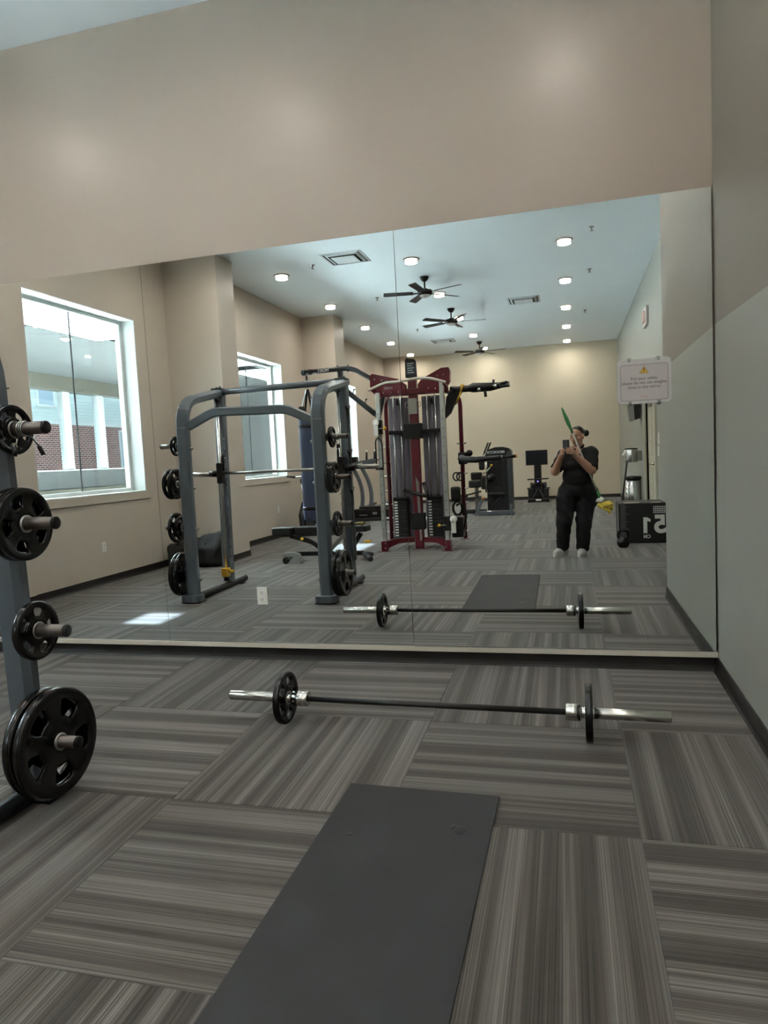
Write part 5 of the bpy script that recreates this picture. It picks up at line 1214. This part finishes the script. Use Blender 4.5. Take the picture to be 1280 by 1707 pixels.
    for s in (-1, 1):
        for nm, c, rr, m in (('eyelash_line', (s*0.030, 0.079, -0.002), (0.014, 0.006, 0.003), eye), ('eyebrow', (s*0.031, 0.078, 0.022), (0.018, 0.007, 0.0035), hairm)):
            mb = MB().sphere((0, 0, 0), 1, 12, 0, rr); me = mb.mesh(nm, m); me.transform(HM @ Matrix.Translation(c)); me.transform(Matrix.Translation(-r.location)); obj(nm, me, r)
    me = MB().sphere((0, 0, 0), 1, 12, 0, (0.021, 0.008, 0.007)).mesh('lips', lip); me.transform(HM @ Matrix.Translation((0, 0.091, -0.052))); me.transform(Matrix.Translation(-r.location)); obj('lips', me, r)
    # polo shirt
    def lerp(a, b, t): return tuple(a[i]+(b[i]-a[i])*t for i in range(3))
    sh = union([ellip((0.115, -0.395, 1.18), (0.165, 0.125, 0.135)), capsule((0.0, -0.395, 1.245), (0.225, -0.395, 1.25), 0.075, 0.075), ellip((0.05, -0.315, 1.12), (0.085, 0.075, 0.08)), ellip((0.175, -0.315, 1.12), (0.085, 0.075, 0.08)),
                ellip((0.105, -0.385, 0.985), (0.180, 0.155, 0.17)), capsule(S1, lerp(S1, E1, 0.85), 0.078, 0.072), capsule(S2, lerp(S2, E2, 0.9), 0.080, 0.078)], 0.045)
    def shirt(X, Y, Z):
        d = sh(X, Y, Z)+0.004*np.sin(Z*60+X*30)*np.sin(X*25+Y*20)
        neck = capsule((0.125, -0.355, 1.45), (0.115, -0.375, 1.26), 0.052, 0.058)(X, Y, Z)
        vee = capsule((0.105, -0.27, 1.36), (0.098, -0.255, 1.26), 0.035, 0.004)(X, Y, Z)
        d = np.maximum(d, -neck); d = np.maximum(d, -vee)
        # sleeves end at the elbow
        for S, E, t in ((S1, E1, 0.88), (S2, E2, 0.94)):
            dv = np.array(E)-np.array(S); p = np.array(lerp(S, E, t)); q = ((X-p[0])*dv[0]+(Y-p[1])*dv[1]+(Z-p[2])*dv[2])/np.linalg.norm(dv)
            near = np.sqrt((X-p[0])**2+(Y-p[1])**2+(Z-p[2])**2)-0.10
            out = np.abs(X-0.11)-0.19
            d = np.maximum(d, np.minimum(q, np.maximum(-near, -out)*-1+0*q) if False else np.where((near < 0) & (out > -0.03), q, d))
        return np.maximum(d, 0.86-Z)
    sdf_obj('polo_shirt', shirt, (-0.30, -0.62, 0.84), (0.42, -0.12, 1.42), 0.0085, cloth, r, 2)
    col = MB()
    pts = [(0.115+0.066*math.cos(a), -0.372+0.062*math.sin(a), 1.345+0.012*math.cos(a)-0.03*max(0, math.sin(a))) for a in [math.radians(120+k*15) for k in range(21)]]
    col.tube(pts, [0.014]*len(pts), 8); col.build('collar', cloth, r)
    # trousers
    tr = union([ellip((0.09, -0.415, 0.83), (0.205, 0.165, 0.15)), capsule((-0.01, -0.42, 0.77), (-0.068, -0.43, 0.45), 0.128, 0.094), capsule((-0.068, -0.43, 0.45), (-0.098, -0.545, 0.11), 0.094, 0.076),
                capsule((0.205, -0.42, 0.77), (0.165, -0.43, 0.45), 0.130, 0.094), capsule((0.165, -0.43, 0.45), (0.145, -0.51, 0.11), 0.094, 0.080), rbx((-0.125, -0.42, 0.66), (0.06, 0.16, 0.18), 0.02), capsule((0.27, -0.42, 0.80), (0.262, -0.42, 0.66), 0.07, 0.06)], 0.03)
    def trous(X, Y, Z):
        d = tr(X, Y, Z)+0.005*np.sin(Z*45+X*40)*np.sin(Y*30+X*22)
        return np.maximum(np.maximum(d, 0.058-Z), Z-0.945)
    sdf_obj('cargo_trousers', trous, (-0.26, -0.68, 0.03), (0.40, -0.20, 0.99), 0.0085, trs, r, 2)
    shoe = mat('pale grey trainer', (186, 186, 182), 0.55, vary=0.12, vscale=40); sole = mat('white sole', (212, 210, 204), 0.5); mesh_ = mat('grey mesh', (120, 122, 124), 0.7)
    for heel, toe in (((-0.072, -0.62), (-0.175, -0.44)), ((0.152, -0.58), (0.118, -0.385))):
        h = np.array(heel); t = np.array(toe); d = (t-h)/np.linalg.norm(t-h); nrm = np.array([-d[1], d[0]])
        def up(X, Y, Z, h=h, t=t):
            m = h*0.35+t*0.65
            q = union([capsule((h[0], h[1], 0.055), (m[0], m[1], 0.046), 0.045, 0.050), capsule((m[0], m[1], 0.048), (t[0], t[1], 0.040), 0.050, 0.042), capsule((h[0], h[1], 0.06), (h[0], h[1], 0.10), 0.042, 0.038)], 0.02)(X, Y, Z)
            return np.maximum(q, 0.018-Z)
        so = sdf_obj('trainer_shoe', up, (min(h[0], t[0])-0.09, h[1]-0.09, 0.0), (max(h[0], t[0])+0.09, t[1]+0.09, 0.16), 0.007, shoe, r, 1)
        poly = []
        for k in range(24):
            a = 2*PI*k/24; L_ = np.linalg.norm(t-h)/2+0.052; wv = 0.053 if math.cos(a) > -0.2 else 0.046
            p = (h+t)/2+d*L_*math.cos(a)+nrm*wv*math.sin(a)*1.02; poly.append((p[0], p[1]))
        s_ = sub('sole', MB().prism(poly, 0.0, 0.026), sole, so)
        mid = (h+t)/2
        for e in (-1, 1):
            c_ = mid+nrm*0.050*e*0.86
            q = MB().sphere((0, 0, 0), 1, 12, 0, (0.052, 0.010, 0.018)); mm = Matrix.Translation((c_[0], c_[1], 0.052)) @ Matrix.Rotation(math.atan2(d[1], d[0]), 4, 'Z')
            q.v = [tuple(mm @ Vector(p)) for p in q.v]; sub('side_panel', q, mesh_, so)
person()
ph = thing('phone', 'dark grey phone held up in both hands by the person', 'phone', (-0.018, -0.016, 1.35))
MB().rbox((-0.055, -0.0215, 1.272), (0.020, -0.0135, 1.428), 0.006).build('phone_body', mat('phone back', (66, 68, 72), 0.35), ph)
for k in range(3): MB().lathe([(0, 0), (0.0065, 0), (0.0065, 0.0015), (0, 0.0016)], 16, axisM((0.008, -0.0136, 1.415-k*0.019), (0,1,0))).build('camera_lens', PLAST, ph)
def duster():
    a = Vector((-0.052, -0.17, 1.80)); b = Vector((0.362, -0.24, 0.70)); d = b-a
    r = thing('duster', 'long green handled duster with yellow cloth tucked under the arm of the person', 'duster', tuple(b))
    gr = mat('green plastic', (58, 128, 74), 0.4); pole = mat('grey pole', (168, 168, 160), 0.4)
    P = lambda t: a+d*t
    MB().tube([P(-0.01), P(0.01), P(0.05), P(0.12), P(0.17), P(0.23), P(0.27)], [0.004, 0.011, 0.016, 0.024, 0.022, 0.014, 0.012], 12).build('handle', gr, r)
    MB().tube([P(0.26), P(0.92)], 0.0095, 12).build('pole', pole, r)
    MB().tube([P(0.90), P(0.94), P(1.0)], [0.012, 0.022, 0.024], 12).build('cloth_clamp', gr, r)
    ym = mat('yellow cloth', (224, 196, 84), 0.85, bump=0.4, bscale=120); wm = mat('white cloth', (222, 220, 212), 0.9)
    c = (0.40, -0.25, 0.64)
    def f(X, Y, Z):
        q = union([ellip((c[0], c[1], c[2]), (0.085, 0.06, 0.035)), capsule((c[0]+0.02, c[1], c[2]+0.02), (c[0]+0.05, c[1]+0.02, c[2]-0.085), 0.028, 0.022), capsule((c[0]-0.05, c[1]+0.01, c[2]), (c[0]+0.01, c[1]+0.04, c[2]-0.06), 0.026, 0.014), capsule((c[0]+0.06, c[1]-0.02, c[2]+0.02), (c[0]+0.085, c[1]-0.02, c[2]-0.05), 0.024, 0.02)], 0.02)(X, Y, Z)
        return q+0.006*np.sin(X*90+Z*40)*np.sin(Z*80+Y*60)
    sdf_obj('yellow_cloth', f, (c[0]-0.14, c[1]-0.12, c[2]-0.14), (c[0]+0.15, c[1]+0.12, c[2]+0.08), 0.009, ym, r, 1)
    sdf_obj('white_cloth', lambda X, Y, Z: union([ellip((c[0]-0.055, c[1]+0.03, c[2]+0.055), (0.045, 0.03, 0.028)), ellip((c[0]-0.03, c[1]+0.03, c[2]+0.075), (0.025, 0.02, 0.025))], 0.01)(X, Y, Z)+0.004*np.sin(X*110)*np.sin(Z*100), (c[0]-0.13, c[1]-0.05, c[2]), (c[0]+0.04, c[1]+0.1, c[2]+0.13), 0.008, wm, r, 1)
duster()
